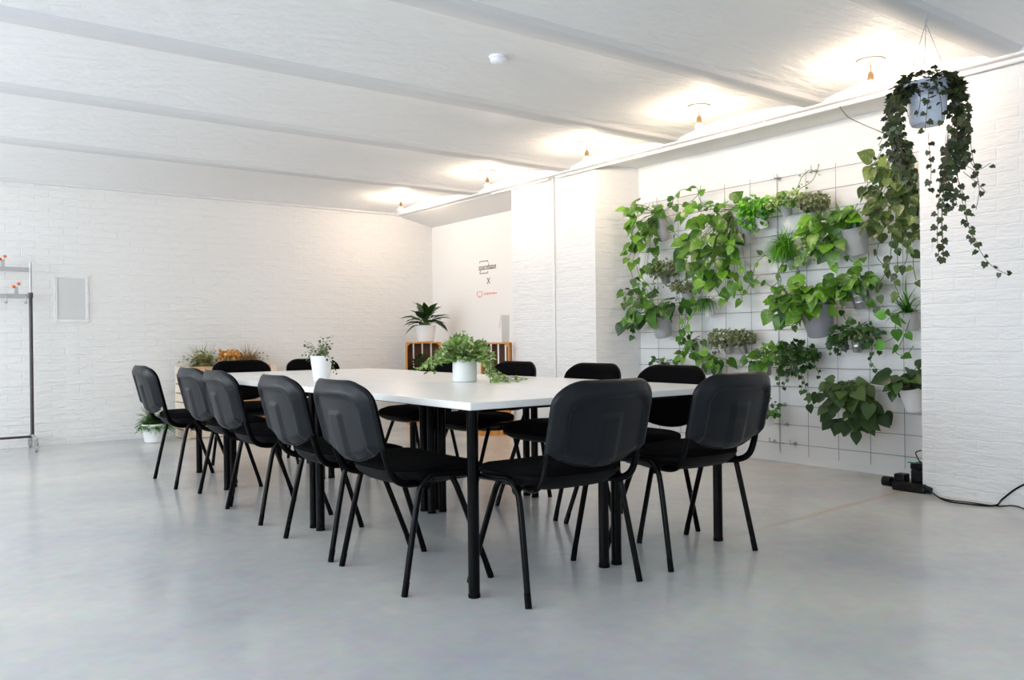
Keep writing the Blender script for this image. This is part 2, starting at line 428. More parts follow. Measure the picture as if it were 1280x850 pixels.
for ax, wins, c in (('x', WL, XL-0.10), ('y', WF, YF-0.10)):
    for (a0, a1, z0, z1) in wins:
        wn += 1
        fr = MB(); gl = MB()
        nb = 4
        def fb(mb_, p0, p1, q0, q1, th):
            if ax == 'x': mb_.b2((c-th, p0, q0), (c+th, p1, q1))
            else: mb_.b2((p0, c-th, q0), (p1, c+th, q1))
        for i in range(nb+1):
            p = a0 + (a1-a0)*i/nb
            fb(fr, max(a0, p-0.03), min(a1, p+0.03), z0, z1, 0.03)
        fb(fr, a0, a1, z0, z0+0.05, 0.031); fb(fr, a0, a1, z1-0.05, z1, 0.031)
        fb(gl, a0+0.02, a1-0.02, z0+0.02, z1-0.02, 0.004)
        f = struct(fr, 'window_%d' % wn, M['darksteel'], smooth=False)
        gl.build('window_pane', glass, f, smooth=False)

# vaulted ceiling between steel beams
BEAMS = [-3.0, -1.62, -0.33, 0.95, 2.225, 3.46, 4.765, 6.11, 7.64]     # far edge of each flange
BW = 0.155
mb = MB()
edges = BEAMS + [YB+0.13]
XC0, XC1 = XL-0.2, 5.09
for i in range(len(edges)-1):
    y0, y1 = edges[i], edges[i+1]-BW
    n = 14; prof = []
    for k in range(n+1):
        t = k/n
        prof.append((y0+(y1-y0)*t, 2.598 + 0.060*math.sin(PI*t)**0.85))
    vs = [(x, y, z) for y, z in prof for x in (XC0, XC1)]
    mb.add(vs, [(2*k, 2*k+1, 2*k+3, 2*k+2) for k in range(n)])
top = [(XC0, YF-0.3, 2.95), (XR+0.4, YF-0.3, 2.95), (XR+0.4, YB+0.2, 2.95), (XC0, YB+0.2, 2.95)]
mb.add(top, [(0, 1, 2, 3)])
struct(mb, 'ceiling', M['vault'])
for i, yb in enumerate(BEAMS[1:]):
    mb = MB()
    prof = [(-BW-0.05, 2.615), (-BW-0.012, 2.598), (-BW, ZC+0.004), (-BW+0.006, ZC), (-0.006, ZC), (0, ZC+0.005), (0.004, 2.61), (0.0, 2.72), (-BW-0.05, 2.72)]
    n = len(prof)
    vs = [(x, yb+a, z) for x in (XC0, XC1+0.003) for a, z in prof]
    mb.add(vs, [(k, (k+1) % n, n+(k+1) % n, n+k) for k in range(n)] + [tuple(range(n))[::-1], tuple(n+k for k in range(n))])
    struct(mb, 'trim_%d' % (i+1), M['beam'])
# long beam above the right-hand wall
mb = MB(); mb.b2((XC1, YF-0.3, 2.565), (XW+0.03, YB, 2.94)); struct(mb, 'trim_long_beam', M['longbeam'], smooth=False, bevel=0.006)
# narrow shadow-gap strip at the head of the back wall
mb = MB(); mb.b2((XL, YB-0.035, 2.575), (XC1, YB, 2.66)); struct(mb, 'trim_back_wall', M['beam'], smooth=False, bevel=0.004)

# ------------------------------------------------------------------ tables
def make_table(x0, x1, y0, y1, label):
    cx, cy = (x0+x1)/2, (y0+y1)/2
    t = thing('meeting_table', label, 'table', (cx, cy, 0), 0, 'white tables pushed together into one long table')
    hx, hy = (x1-x0)/2, (y1-y0)/2
    mb = MB(); mb.b2((-hx, -hy, 0.727), (hx, hy, 0.757)); mb.build('table_top', M['table'], t, smooth=False, bevel=0.003)
    mb = MB()
    for s in (-1, 1):
        mb.b2((-hx+0.16, s*(hy-0.17)-0.012, 0.702), (hx-0.16, s*(hy-0.17)+0.012, 0.727))
        mb.b2((s*(hx-0.17)-0.012, -hy+0.16, 0.701), (s*(hx-0.17)+0.012, hy-0.16, 0.727))
    mb.build('apron_frame', M['blackmetal'], t, smooth=False)
    for a in (-1, 1):
        for b in (-1, 1):
            px, py = a*(hx-0.035), b*(hy-0.04)
            mb = MB(); mb.tube([(px, py, 0.012), (px, py, 0.727)], 0.0225, 18)
            lg = mb.build('leg', M['blackmetal'], t)
            mb = MB(); mb.tube([(px, py, 0), (px, py, 0.014)], 0.0238, 18); mb.build('foot_cap', M['rubber'], lg)
XA, XM, XZ = 1.757, 2.510, 3.264
Y0, Y1, Y2, Y3 = 2.655, 4.193, 5.735, 6.625
make_table(XA, XM-0.002, Y0, Y1-0.002, 'white-topped table at the near left corner of the group, under the nearest tabletop corner')
make_table(XM+0.002, XZ, Y0, Y1-0.002, 'white-topped table at the near right of the group, next to the trailing plant wall')
make_table(XA, XM-0.002, Y1+0.002, Y2-0.002, 'white-topped table in the middle of the left row, carrying the slim white pot')
make_table(XM+0.002, XZ, Y1+0.002, Y2-0.002, 'white-topped table in the middle of the right row, behind the wide white pot')
make_table(XA+0.07, XZ+0.056, Y2+0.002, Y3, 'white-topped table set crosswise at the far end of the group')

# ------------------------------------------------------------------ chairs
def back_top(ax, hw, h, rt_):
    arch = 0.007*(ax/hw)**2
    if ax < hw-rt_: return h-arch
    return h-arch-rt_*0.78*(1-math.sqrt(max(0, 1-((ax-(hw-rt_))/rt_)**2)))

def grid_back(w, h, rtop, dip, yfun, nx=20, nz=18, s=1.0):
    """panel grid clipped to the chair back outline; returns verts in rows with y from yfun(x,z,edge)"""
    rows = []
    for j in range(nz+1):
        t = j/nz
        row = []
        for i in range(nx+1):
            u = math.sin((-1+2*i/nx)*PI/2)      # columns crowd towards the rounded sides
            # column x first, then z between the lower and upper limits of that column
            hw = w/2
            x = u*hw
            ax = abs(x)
            ztop = back_top(ax, hw, h, rtop)
            zbot = 0.055 - dip*(1-min(1, ax/(hw*0.93))**2.4)
            z = zbot+(ztop-zbot)*t
            row.append((x*s, z))
        rows.append(row)
    return rows

def make_chair():
    t = thing('office_chair', 'x', 'chair')
    # frame: two bent side tubes whose rear legs run up and forward into a rail under the seat
    for s in (-1, 1):
        pts = [(s*0.283, -0.208, 0.012), (s*0.262, -0.135, 0.36), (s*0.266, -0.112, 0.425), (s*0.266, -0.085, 0.448), (s*0.264, -0.05, 0.456), (s*0.258, 0.06, 0.448), (s*0.240, 0.17, 0.438)]
        mb = MB(); mb.tube(smooth_path(pts, 4), 0.0125, 12)
        lg = mb.build('leg', M['blackmetal'], t)
        mb = MB(); mb.tube([(s*0.2835, -0.210, 0.0), (s*0.2805, -0.1985, 0.055)], 0.0131, 12); mb.build('foot_cap', M['rubber'], lg)
        pts = [(s*0.275, 0.205, 0.012), (s*0.246, 0.085, 0.34), (s*0.236, 0.05, 0.425), (s*0.222, 0.035, 0.443)]
        mb = MB(); mb.tube(smooth_path(pts, 4), 0.0125, 12)
        lg = mb.build('leg', M['blackmetal'], t)
        mb = MB(); mb.tube([(s*0.2755, 0.2065, 0.0), (s*0.271, 0.189, 0.055)], 0.0131, 12); mb.build('foot_cap', M['rubber'], lg)
        # curved support from under the seat to the lower corner of the back
        pts = [(s*0.17, 0.06, 0.422), (s*0.200, -0.08, 0.420), (s*0.222, -0.17, 0.428), (s*0.230, -0.222, 0.458), (s*0.230, -0.250, 0.52), (s*0.226, -0.266, 0.585), (s*0.215, -0.285, 0.64)]
        mb = MB(); mb.tube(smooth_path(pts, 5), 0.010, 10, oval=1.5)
        mb.build('back_support', M['blackmetal'], t)
        mb = MB(); mb.tube([(s*0.232, -0.085, 0.418), (s*0.252, -0.085, 0.418)], 0.019, 14); mb.build('tension_knob', M['rubber'], t)
    mb = MB(); mb.tube([(-0.235, -0.05, 0.437), (0.235, -0.05, 0.437)], 0.011, 10); mb.tube([(-0.225, 0.14, 0.438), (0.225, 0.14, 0.438)], 0.011, 10)
    mb.build('crossbar', M['blackmetal'], t)
    # seat: rounded pad on a shallow plastic shell
    def seat_ring(sx, sy, z, front_drop=0.0, n=40, yc=0.005, lift=0.0):
        out = []
        for k in range(n):
            a = 2*PI*k/n
            ca, sa = math.cos(a), math.sin(a)
            e = 0.42 if sa > 0 else 0.62
            x = math.copysign(abs(ca)**e, ca)*sx
            y = math.copysign(abs(sa)**e, sa)*sy + yc
            ff = max(0, (y-yc)/sy)
            out.append((x, y, z - front_drop*ff**3 + lift*(abs(x)/0.23)**2))
        return out
    def stack(rings, mb, capt=True, capb=True):
        n = len(rings[0]); vs = [p for r in rings for p in r]; fs = []
        for i in range(len(rings)-1):
            for k in range(n):
                k2 = (k+1) % n
                fs.append((i*n+k, i*n+k2, (i+1)*n+k2, (i+1)*n+k))
        if capb: fs.append(tuple(range(n))[::-1])
        if capt: fs.append(tuple((len(rings)-1)*n+k for k in range(n)))
        mb.add(vs, fs)
    mb = MB()
    stack([seat_ring(0.240, 0.206, 0.468, 0.02), seat_ring(0.252, 0.221, 0.472, 0.02), seat_ring(0.255, 0.224, 0.486, 0.022), seat_ring(0.251, 0.219, 0.499, 0.026), seat_ring(0.230, 0.198, 0.509, 0.03), seat_ring(0.16, 0.14, 0.511, 0.015), seat_ring(0.08, 0.07, 0.511)], mb)
    mb.build('seat_cushion', M['fabric'], t, angle=70)
    mb = MB()
    stack([seat_ring(0.13, 0.12, 0.412), seat_ring(0.205, 0.18, 0.417, 0.004), seat_ring(0.242, 0.212, 0.443, 0.012), seat_ring(0.2535, 0.2225, 0.465, 0.02), seat_ring(0.2545, 0.2235, 0.472, 0.021), seat_ring(0.22, 0.2, 0.473, 0.02)], mb)
    mb.build('seat_shell', M['seatpan'], t, angle=60)
    # back: curved moulded shell behind, fabric pad in front, leaning backwards
    W, Hh, RT, DIP = 0.502, 0.345, 0.125, 0.056
    lean = Matrix.Translation((0, -0.258, 0.518)) @ Matrix.Rotation(R(14), 4, 'X')
    def curve(x): return -0.040*(1-(x/0.251)**2)
    nx, nz = 56, 38
    rows = grid_back(W, Hh, RT, DIP, None, nx, nz)
    def edge_dist(i, j, x, z):
        hw = W/2; ax = abs(x)
        ztop = back_top(ax, hw, Hh, RT)
        zbot = 0.055 - DIP*(1-min(1, ax/(hw*0.93))**2.4)
        dside = hw-ax; dt = ztop-z; db = z-zbot
        cx_, cz_ = hw-RT, Hh-0.007-RT*0.78
        if ax > cx_ and z > cz_:
            qq = math.sqrt(((ax-cx_)/RT)**2+((z-cz_)/(RT*0.78))**2)
            dc = max(0, (1-qq))*RT*0.86
            return min(dc, db), min(dside, dc*1.0+0.0), min(Hh-z, dc), db
        return max(0, min(dside, dt, db)), dside, Hh-z, db
    def sst(a, b, v):
        v = max(0, min(1, (v-a)/(b-a))); return v*v*(3-2*v)
    mb = MB(); vs = []
    for j, row in enumerate(rows):
        for i, (x, z) in enumerate(row):
            d, ds, dt, db = edge_dist(i, j, x, z)
            y = curve(x) - 0.008*min(1, d/0.004) - 0.026*min(1, d/0.040)       # rounded border
            pan = sst(0.056, 0.068, ds)*sst(0.056, 0.068, dt)                        # sunk panel, open at the bottom
            y += 0.015*pan
            tw = 0.047 + 0.006*(z/Hh)
            rib = sst(0.0, 0.008, tw-abs(x))*sst(0.125, 0.137, dt)                   # raised central rib
            y -= 0.010*rib
            vs.append(lean @ Vector((x, y, z)))
    # front skin of the shell rim
    base = len(vs)
    for j, row in enumerate(rows):
        for i, (x, z) in enumerate(row):
            vs.append(lean @ Vector((x*0.985, curve(x)+0.004, z)))
    fs = []
    def q(j, i, o=0): return o + j*(nx+1)+i
    for j in range(nz):
        for i in range(nx):
            fs.append((q(j, i), q(j, i+1), q(j+1, i+1), q(j+1, i)))
            fs.append((q(j, i, base), q(j+1, i, base), q(j+1, i+1, base), q(j, i+1, base)))
    for i in range(nx):
        fs.append((q(0, i), q(0, i, base), q(0, i+1, base), q(0, i+1)))
        fs.append((q(nz, i), q(nz, i+1), q(nz, i+1, base), q(nz, i, base)))
    for j in range(nz):
        fs.append((q(j, 0), q(j+1, 0), q(j+1, 0, base), q(j, 0, base)))
        fs.append((q(j, nx), q(j, nx, base), q(j+1, nx, base), q(j+1, nx)))
    mb.add(vs, fs)
    sh = mb.build('back_shell', M['shell'], t, angle=65)
    mb = MB(); vs = []
    for lay in (0, 1):
        for j, row in enumerate(rows):
            for i, (x, z) in enumerate(row):
                d, ds, dt, db = edge_dist(i, j, x, z)
                y = curve(x) + 0.003 + (0.030*math.sqrt(max(0, 1-(1-min(1, d/0.035))**2)) if lay else 0)
                vs.append(lean @ Vector((x*0.975, y, 0.16+(z-0.16)*0.975)))
    fs = []
    for j in range(nz):
        for i in range(nx):
            fs.append((q(j, i, base), q(j+1, i, base), q(j+1, i+1, base), q(j, i+1, base)))
            fs.append((q(j, i), q(j, i+1), q(j+1, i+1), q(j+1, i)))
    for i in range(nx):
        fs.append((q(0, i), q(0, i, base), q(0, i+1, base), q(0, i+1)))
        fs.append((q(nz, i), q(nz, i+1), q(nz, i+1, base), q(nz, i, base)))
    for j in range(nz):
        fs.append((q(j, 0), q(j+1, 0), q(j+1, 0, base), q(j, 0, base)))
        fs.append((q(j, nx), q(j, nx, base), q(j+1, nx, base), q(j+1, nx)))
    mb.add(vs, fs)
    mb.build('backrest_cushion', M['fabric'], t, angle=65)
    return t

chair0 = make_chair()
G1, G2, G3, G4 = 'black chairs along the left side of the table', 'black chairs at the near end of the table', 'black chairs along the plant wall side of the table', 'black chairs at the far end of the table'
CH = [  # x, y, rotation, label, group
    (1.790, 3.150, -90, 'black padded chair nearest the camera in the left row', G1),
    (1.785, 3.810, -91, 'black padded chair in the left row, second from the near table corner', G1),
    (1.793, 4.755, -90, 'black padded chair in the middle of the left row of five', G1),
    (1.820, 5.387, -88, 'black padded chair in the left row, second from the far end', G1),
    (1.730, 6.225, -90, 'black padded chair ending the left row, beside the potted floor fern', G1),
    (2.160, 2.660, -1, 'left one of the two black padded chairs at the near table end', G2),
    (2.925, 2.670, 0, 'right one of the two black padded chairs at the near table end', G2),
    (3.095, 3.172, 90, 'black padded chair on the plant wall side, nearest the right near end chair', G3),
    (3.095, 3.812, 90, 'black padded chair on the plant wall side, second from the near end', G3),
    (3.085, 4.610, 90, 'black padded chair on the plant wall side, before the right orange crates', G3),
    (3.085, 5.380, 90, 'black padded chair mostly hidden behind the wide white flowerpot', G3),
    (2.340, 6.690, 180, 'black padded chair at the far end of the table, below the dried grasses', G4),
    (2.975, 6.690, 180, 'black padded chair at the far end of the table, behind the slim white flowerpot', G4),
]
first = True
for x, y, rz, lab, g in CH:
    c = chair0 if first else copy_tree(chair0)
    first = False
    c.location = (x, y, 0); c.rotation_euler = (0, 0, R(rz)); tag(c, lab, 'chair', g)

# ------------------------------------------------------------------ leaves
rng = random.Random(7)
def rv(a, b): return rng.uniform(a, b)
def frame_from(direction, normal_hint):
    d = direction.normalized()
    n = normal_hint - d*normal_hint.dot(d)
    if n.length < 1e-5: n = d.orthogonal()
    n.normalize(); s = d.cross(n)
    return Matrix(((s.x, d.x, n.x), (s.y, d.y, n.y), (s.z, d.z, n.z)))
HEART = [(-0.10, 0.20, 1), (0.02, 0.40, 0), (0.20, 0.50, 0), (0.42, 0.46, 0), (0.66, 0.30, 0), (0.86, 0.12, 0), (1.0, 0.0, 0)]
OVAL = [(0.0, 0.04, 0), (0.2, 0.30, 0), (0.5, 0.40, 0), (0.8, 0.24, 0), (1.0, 0.0, 0)]
LANCE = [(0.0, 0.02, 0), (0.15, 0.10, 0), (0.4, 0.17, 0), (0.7, 0.12, 0), (0.9, 0.045, 0), (1.0, 0.0, 0)]
def leaf_strip(mb, p, d, n, L, shape, fold=0.18, droop=0.25, tint=0.5, wscale=1.0):
    tint = tint**1.35
    F = frame_from(d, n)
    vs = []
    for t, wd, _ in shape:
        y = t*L; z = -droop*L*max(0, t)**2
        w_ = wd*L*wscale
        cy = 0.02*L if t < 0 else y
        vs += [p + F @ Vector((-w_, y, z+fold*w_)), p + F @ Vector((0, cy, z)), p + F @ Vector((w_, y, z+fold*w_))]
    fs = []
    k = len(shape)
    for i in range(k-1):
        a = i*3
        if i == k-2:
            fs += [(a, a+1, a+4), (a+1, a+2, a+4)]
        else:
            fs += [(a, a+1, a+4, a+3), (a+1, a+2, a+5, a+4)]
    mb.add(vs, fs, tint)
IVYP = [(0, 0.02), (-0.30, -0.10), (-0.50, 0.12), (-0.40, 0.34), (-0.42, 0.58), (-0.20, 0.66), (0, 1.0), (0.20, 0.66), (0.42, 0.58), (0.40, 0.34), (0.50, 0.12), (0.30, -0.10)]
def leaf_poly(mb, p, d, n, L, pts, cup=0.12, tint=0.5):
    F = frame_from(d, n)
    vs = [p + F @ Vector((0, 0.35*L, 0))]
    for x, y in pts:
        vs.append(p + F @ Vector((x*L, y*L, -cup*L*(x*x*2+(y-0.35)**2))))
    k = len(pts)
    mb.add(vs, [(0, 1+i, 1+(i+1) % k) for i in range(k)], tint)
def leaf(mb, kind, p, d, n, L, tint):
    if kind == 'heart': leaf_strip(mb, p, d, n, L, HEART, 0.22, rv(0.05, 0.3), tint, rv(0.8, 1.0))
    elif kind == 'oval': leaf_strip(mb, p, d, n, L, OVAL, 0.2, rv(0, 0.3), tint)
    elif kind == 'lance': leaf_strip(mb, p, d, n, L, LANCE, 0.3, rv(0.2, 0.7), tint)
    elif kind == 'ivy': leaf_poly(mb, p, d, n, L, IVYP, 0.15, tint)
def blade(mb, p, d, L, wd, droop, tint, side=None):
    d = d.normalized()
    s = side or d.cross(Vector((0, 0, 1)))
    if s.length < 1e-3: s = Vector((0, 1, 0))
    s.normalize(); vs = []; K = 5
    q_ = Vector(p); dd = Vector(d)
    for i in range(K+1):
        t = i/K; ww = wd*(1-t**1.6)*0.5 + 0.0003
        vs += [q_ - s*ww, q_ + s*ww]
        dd = (dd + Vector((0, 0, -droop/K))).normalized()
        q_ = q_ + dd*(L/K)
    mb.add(vs, [(2*i, 2*i+1, 2*i+3, 2*i+2) for i in range(K)], tint)
def local_scale(u, v, X):
    a = at(u, v, 'x', X); b = at(u+1, v, 'x', X); c = at(u, v+1, 'x', X)
    return abs(b.y-a.y), abs(c.z-a.z)
ROOM = Vector((-1.0, -0.35, 0.25)).normalized()
def cluster(mb, st, kind, u, v, ru, rv_, n, L, X=5.42, depth=0.14, out=0.8, down=0.55, origin=None, petiole=True, upn=None, tmin=0.0):
    """n leaves in an ellipsoid round the point seen at (u, v) on plane x = X"""
    c = at(u, v, 'x', X); ky, kz = local_scale(u, v, X)
    ry, rz_ = ru*ky, rv_*kz
    o0 = Vector(origin) if origin is not None else c
    for _ in range(n):
        while True:
            a = Vector((rv(-1, 1), rv(-1, 1), rv(-1, 1)))
            if a.length <= 1: break
        if a.length > 1e-3: a = a*(a.length**-0.35)
        p = c + Vector((a.x*depth, a.y*ry, a.z*rz_))
        p.x = min(p.x, 5.555)
        dr = Vector((a.x*0.8-0.25, a.y, a.z*0.8))*out + Vector((rv(-.4, .4), rv(-.5, .5), -down+rv(-.4, .4)))
        nn = (upn or ROOM) + Vector((rv(-.5, .5), rv(-.7, .7), rv(-.1, .9)))
        l_ = L*rv(0.72, 1.25)
        leaf(mb, kind, p, dr, nn, l_, max(tmin, min(1, rng.random()*0.85 + 0.15*(a.z > 0))))
        if petiole and st is not None and rng.random() < 0.5:
            mid = (p+o0)/2 + Vector((-0.02, 0, 0.02))
            st.tube([o0, mid, p], 0.0023, 4, cap=False)
def vine(mb, st, kind, pts, L, spacing, X=5.45, r=0.0030, jitter=0.4, world=False, n_hint=None, side=0.35):
    """a trailing stem through the points seen at the pixels in pts (optional third item: its own plane), with leaves"""
    P = [Vector(p) for p in pts] if world else [at(p[0], p[1], 'x', p[2] if len(p) > 2 else X) for p in pts]
    P = smooth_path(P, 6)
    if st is not None: st.tube(P, r, 5, cap=False)
    acc = 0; sgn = 1
    for i in range(1, len(P)):
        acc += (P[i]-P[i-1]).length
        if acc >= spacing:
            acc = rv(-0.2, 0.2)*spacing; sgn = -sgn
            tg = (P[i]-P[i-1]).normalized()
            sd = tg.cross(ROOM).normalized()*sgn
            d = sd*side + tg*0.4 + Vector((rv(-jitter, jitter)-0.1, rv(-jitter, jitter), -0.35+rv(-jitter, jitter)*0.5))
            nn = (n_hint or ROOM) + Vector((rv(-.5, .5), rv(-.5, .5), rv(-.2, .7)))
            b = P[i] + d.normalized()*0.012
            leaf(mb, kind, b, d, nn, L*rv(0.65, 1.15), rng.random())

def pot_parts(t, h, r_top, r_bot, m, mtx, hook=True, rim=0.006, ribs=False, solid_soil=True):
    prof = [(r_bot*0.9, 0.0), (r_bot, 0.004)]
    if ribs:
        for a in (0.30, 0.34, 0.38, 0.62, 0.66, 0.70):
            rr = r_bot+(r_top-r_bot)*a
            prof.append((rr + (0.0025 if a in (0.34, 0.66) else 0), h*a))
    prof += [(r_top-0.001, h-rim*1.6), (r_top+0.003, h-rim), (r_top+0.003, h-0.001), (r_top, h), (r_top-0.004, h-0.001), (r_top-0.006, h-0.02), (r_top*0.9, h-0.03)]
    mb = MB(); mb.lathe(prof, 28, mtx); pot = mb.build('pot', m, t, angle=35)
    mb = MB(); mb.lathe([(r_top*0.5, h-0.03), (r_top-0.0065, h-0.022), (r_top*0.7, h-0.012), (r_top*0.2, h-0.008)], 20, mtx); mb.build('soil', M['soil'], t)
    return pot
GRIDX = 5.585
def wall_plant(name, label, u, v, hpx, wpx, m, tilt=18, X=None, ribs=False, group='pots hanging from the wire grid', cat='potted plant'):
    """pot hung from the grid by a hook, leaning out into the room; (u,v) is the middle of the pot"""
    X = X or 5.47
    c = at(u, v, 'x', X); ky, kz = local_scale(u, v, X)
    dist = (c - Vector((0, 0, EYE))).dot(fwd)
    h = hpx*kz/math.cos(R(tilt)); rtop = wpx*dist/F_PX/2
    X = GRIDX - 0.012 - rtop - math.sin(R(tilt))*h*0.30
    c = at(u, v, 'x', X)
    t = thing(name, label, cat, (0, 0, 0), 0, group)
    mtx = Matrix.Translation(c) @ Matrix.Rotation(R(-tilt), 4, 'Y') @ Matrix.Translation((0, 0, -h/2))
    t.location = c
    inv = Matrix.Translation(-c)
    mt2 = inv @ mtx
    pot_parts(t, h, rtop, rtop*0.76, m, mt2, ribs=ribs)
    # wire hook from the back of the rim to the grid
    rb = mt2 @ Vector((rtop, 0, h*0.93))
    gx = GRIDX + 0.004 - c.x
    mb = MB(); mb.tube(smooth_path([rb + Vector((-0.002, -0.012, -0.02)), rb + Vector((0.004, -0.010, 0.012)), (gx, -0.006, rb.z+0.03), (gx, 0.006, rb.z+0.03), rb + Vector((0.004, 0.010, 0.012)), rb + Vector((-0.002, 0.012, -0.02))], 4), 0.0022, 6)
    mb.tube([rb + Vector((-0.004, 0, -0.008)), Vector((gx, 0, rb.z+0.004))], 0.003, 6)
    mb.build('hook', M['wire'], t)
    mouth = c + (mt2.to_3x3() @ Vector((0, 0, h/2)))
    return t, c, mouth
def finish(t, fm, sm, leafm, stemm='stem', lname='foliage'):
    """meshes gathered in world space, moved to the thing's own origin"""
    o = Vector(t.location)
    for mb, nm, m in ((fm, lname, M[leafm]), (sm, 'stems', M[stemm])):
        if mb is None or not mb.v: continue
        mb.v = [(p[0]-o.x, p[1]-o.y, p[2]-o.z) for p in mb.v]
        mb.build(nm, m, t, smooth=(nm == 'stems' or True), angle=75)

# ------------------------------------------------------------------ wire grid on the recess wall
def wire_panel(label, ys, zs, ylo, yhi, zlo, zhi, xo):
    t = thing('wire_grid', label, 'wire grid', (GRIDX, (ylo+yhi)/2, zlo), 0, 'wire grids on the recess wall')
    o = Vector(t.location)
    for nm, seg in (('upright_wires', [((xo+0.004, y, zlo), (xo+0.004, y, zhi)) for y in ys]), ('cross_wires', [((xo, ylo, z), (xo, yhi, z)) for z in zs])):
        mb = MB()
        for a, b in seg: mb.tube([Vector(a)-o, Vector(b)-o], 0.0022, 6)
        mb.build(nm, M['wire'], t)
    return t
STEPY = 0.2575
zs = [0.152+0.1486*k for k in range(15)]
ysA = [4.041+STEPY*k for k in range(7)]
ysA = [y for y in ysA if y < 5.58]
ysB = [2.78+0.252*k for k in range(6)]
wire_panel('left panel of galvanised wire mesh behind the pots on the recess wall', ysA, zs, 3.99, 5.575, 0.09, 2.27, GRIDX)
wire_panel('right panel of galvanised wire mesh behind the pots, ending at the right pillar', ysB, [z+0.004 for z in zs], 2.72, 4.10, 0.07, 2.27, GRIDX+0.009)
HK = [(4.12, 0.155), (4.0, 0.30), (4.02, 0.455), (3.93, 0.155), (4.05, 2.24), (3.72, 2.245), (5.36, 2.2), (5.33, 0.77)]
for k, (y, z) in enumerate(HK):
    mb = MB()
    mb.tube([(0.0, 0, 0), (-0.05, 0, 0.0)], 0.006, 8); mb.tube(smooth_path([(-0.05, 0, 0), (-0.064, 0, 0.0), (-0.068, 0, 0.012), (-0.068, 0, 0.035)], 3), 0.005, 8); mb.tube([(0.0, 0, 0), (-0.006, 0, 0)], 0.016, 12)
    o = mb.build('wall_hook', M['steel'])
    o.location = (XR, y, z)
    lab = ['steel wall hook at the foot of the mesh, left of the panel joint', 'steel clip on the panel joint, between floor hook and the small white pot',
           'steel clip on the panel joint just below the small white pot', 'steel wall hook at the foot of the mesh, right of the panel joint',
           'steel wall hook above the mesh over the small tin pot', 'steel wall hook above the mesh near the top trailing leaves',
           'steel wall hook at the top left of the mesh above the tall grey pot', 'steel wall hook low at the left end of the mesh'][k]
    tag(o, lab, 'hook', 'steel hooks holding the wire grid')

# ------------------------------------------------------------------ plants on the grid
def simple_plant(label, pot, clusters, vines=(), leafm='L_pothos', kind='heart', L=0.085, m='palepot', tilt=18, ribs=False, spacing=0.07, stemm='stem', name='hanging_pot_plant', X=5.42, depth=0.13, down=0.55, petiole=True, vL=None):
    u, v, hp, wp = pot
    t, c, mouth = wall_plant(name, label, u, v, hp, wp, M[m], tilt, ribs=ribs)
    fm, sm = MB(), MB()
    for cl in clusters:
        cu, cv, ru, rvv, n = cl[:5]
        if kind == 'heart': n = max(3, int(n*0.78))
        cluster(fm, sm, kind, cu, cv, ru, rvv, n, cl[5] if len(cl) > 5 else L, X=min(X, c.x-0.02), depth=depth, origin=mouth, down=down, petiole=petiole)
    for vn in vines:
        vine(fm, sm, kind, vn, vL or L*0.85, spacing, X=X+0.05)
    finish(t, fm, sm, leafm, stemm)
    return t

simple_plant('pothos in a tall grey pot at the top left of the wire grid, trailing leftwards', (827, 283, 34, 15),
    [(800, 268, 20, 20, 26, 0.10), (795, 290, 15, 22, 20, 0.10), (812, 300, 10, 18, 12, 0.09), (800, 325, 20, 17, 18, 0.085), (808, 255, 12, 10, 6, 0.11), (822, 262, 10, 10, 5)],
    [[(826, 268), (840, 256), (858, 255), (872, 244), (876, 232)], [(830, 270), (838, 285), (850, 298), (862, 312)], [(795, 330), (800, 345), (810, 356), (818, 368)], [(835, 262), (848, 240), (862, 236)], [(788, 335), (792, 350), (800, 362), (797, 375)]],
    X=5.40, m='palepot', spacing=0.085)
simple_plant('largest pothos on the wire grid, cascading from a pale pot at upper left centre', (929, 283, 42, 20),
    [(895, 265, 38, 15, 30, 0.10), (890, 295, 34, 20, 36, 0.105), (885, 325, 32, 20, 34, 0.105), (900, 345, 28, 18, 22, 0.095), (880, 305, 26, 24, 20, 0.11), (925, 300, 14, 12, 8), (918, 258, 14, 8, 8)],
    [[(900, 300), (905, 330), (915, 350), (925, 362), (928, 378)], [(880, 320), (872, 345), (868, 365), (860, 385), (852, 410)], [(920, 320), (930, 340), (940, 352), (948, 345)], [(885, 262), (875, 250), (872, 235)], [(895, 330), (890, 350), (898, 366), (910, 378)], [(875, 370), (868, 390), (860, 402), (856, 420)]],
    X=5.38, depth=0.17, m='palepot', spacing=0.075)
simple_plant('bright green bushy plant with small leaves beside the largest pothos, top of the grid', (951, 272, 26, 17),
    [(943, 258, 17, 12, 230, 0.042), (938, 272, 14, 10, 90, 0.038)], [[(938, 262), (934, 275), (938, 290)], [(950, 262), (955, 278), (948, 288)]],
    leafm='L_bright', kind='oval', L=0.03, m='whitepot', spacing=0.025, X=5.45, petiole=False)
simple_plant('small tin pot with a light green spreading plant, top row of the grid', (983, 262, 15, 16),
    [(986, 247, 15, 8, 160, 0.034), (973, 254, 10, 8, 30, 0.03)], [[(985, 250), (1000, 258), (1008, 262)], [(982, 246), (970, 256), (964, 266)], [(990, 245), (998, 232), (1002, 222), (1012, 212)], [(992, 243), (1000, 236), (1016, 225), (1024, 205)]],
    leafm='L_variegated', kind='oval', L=0.036, m='palepot', spacing=0.05, X=5.47, petiole=False)
simple_plant('small pot with a round olive herb, top row of the grid', (1019, 263, 15, 17),
    [(1017, 252, 15, 11, 300, 0.028)], [], leafm='L_herb', kind='oval', L=0.022, m='palepot', X=5.48, petiole=False)
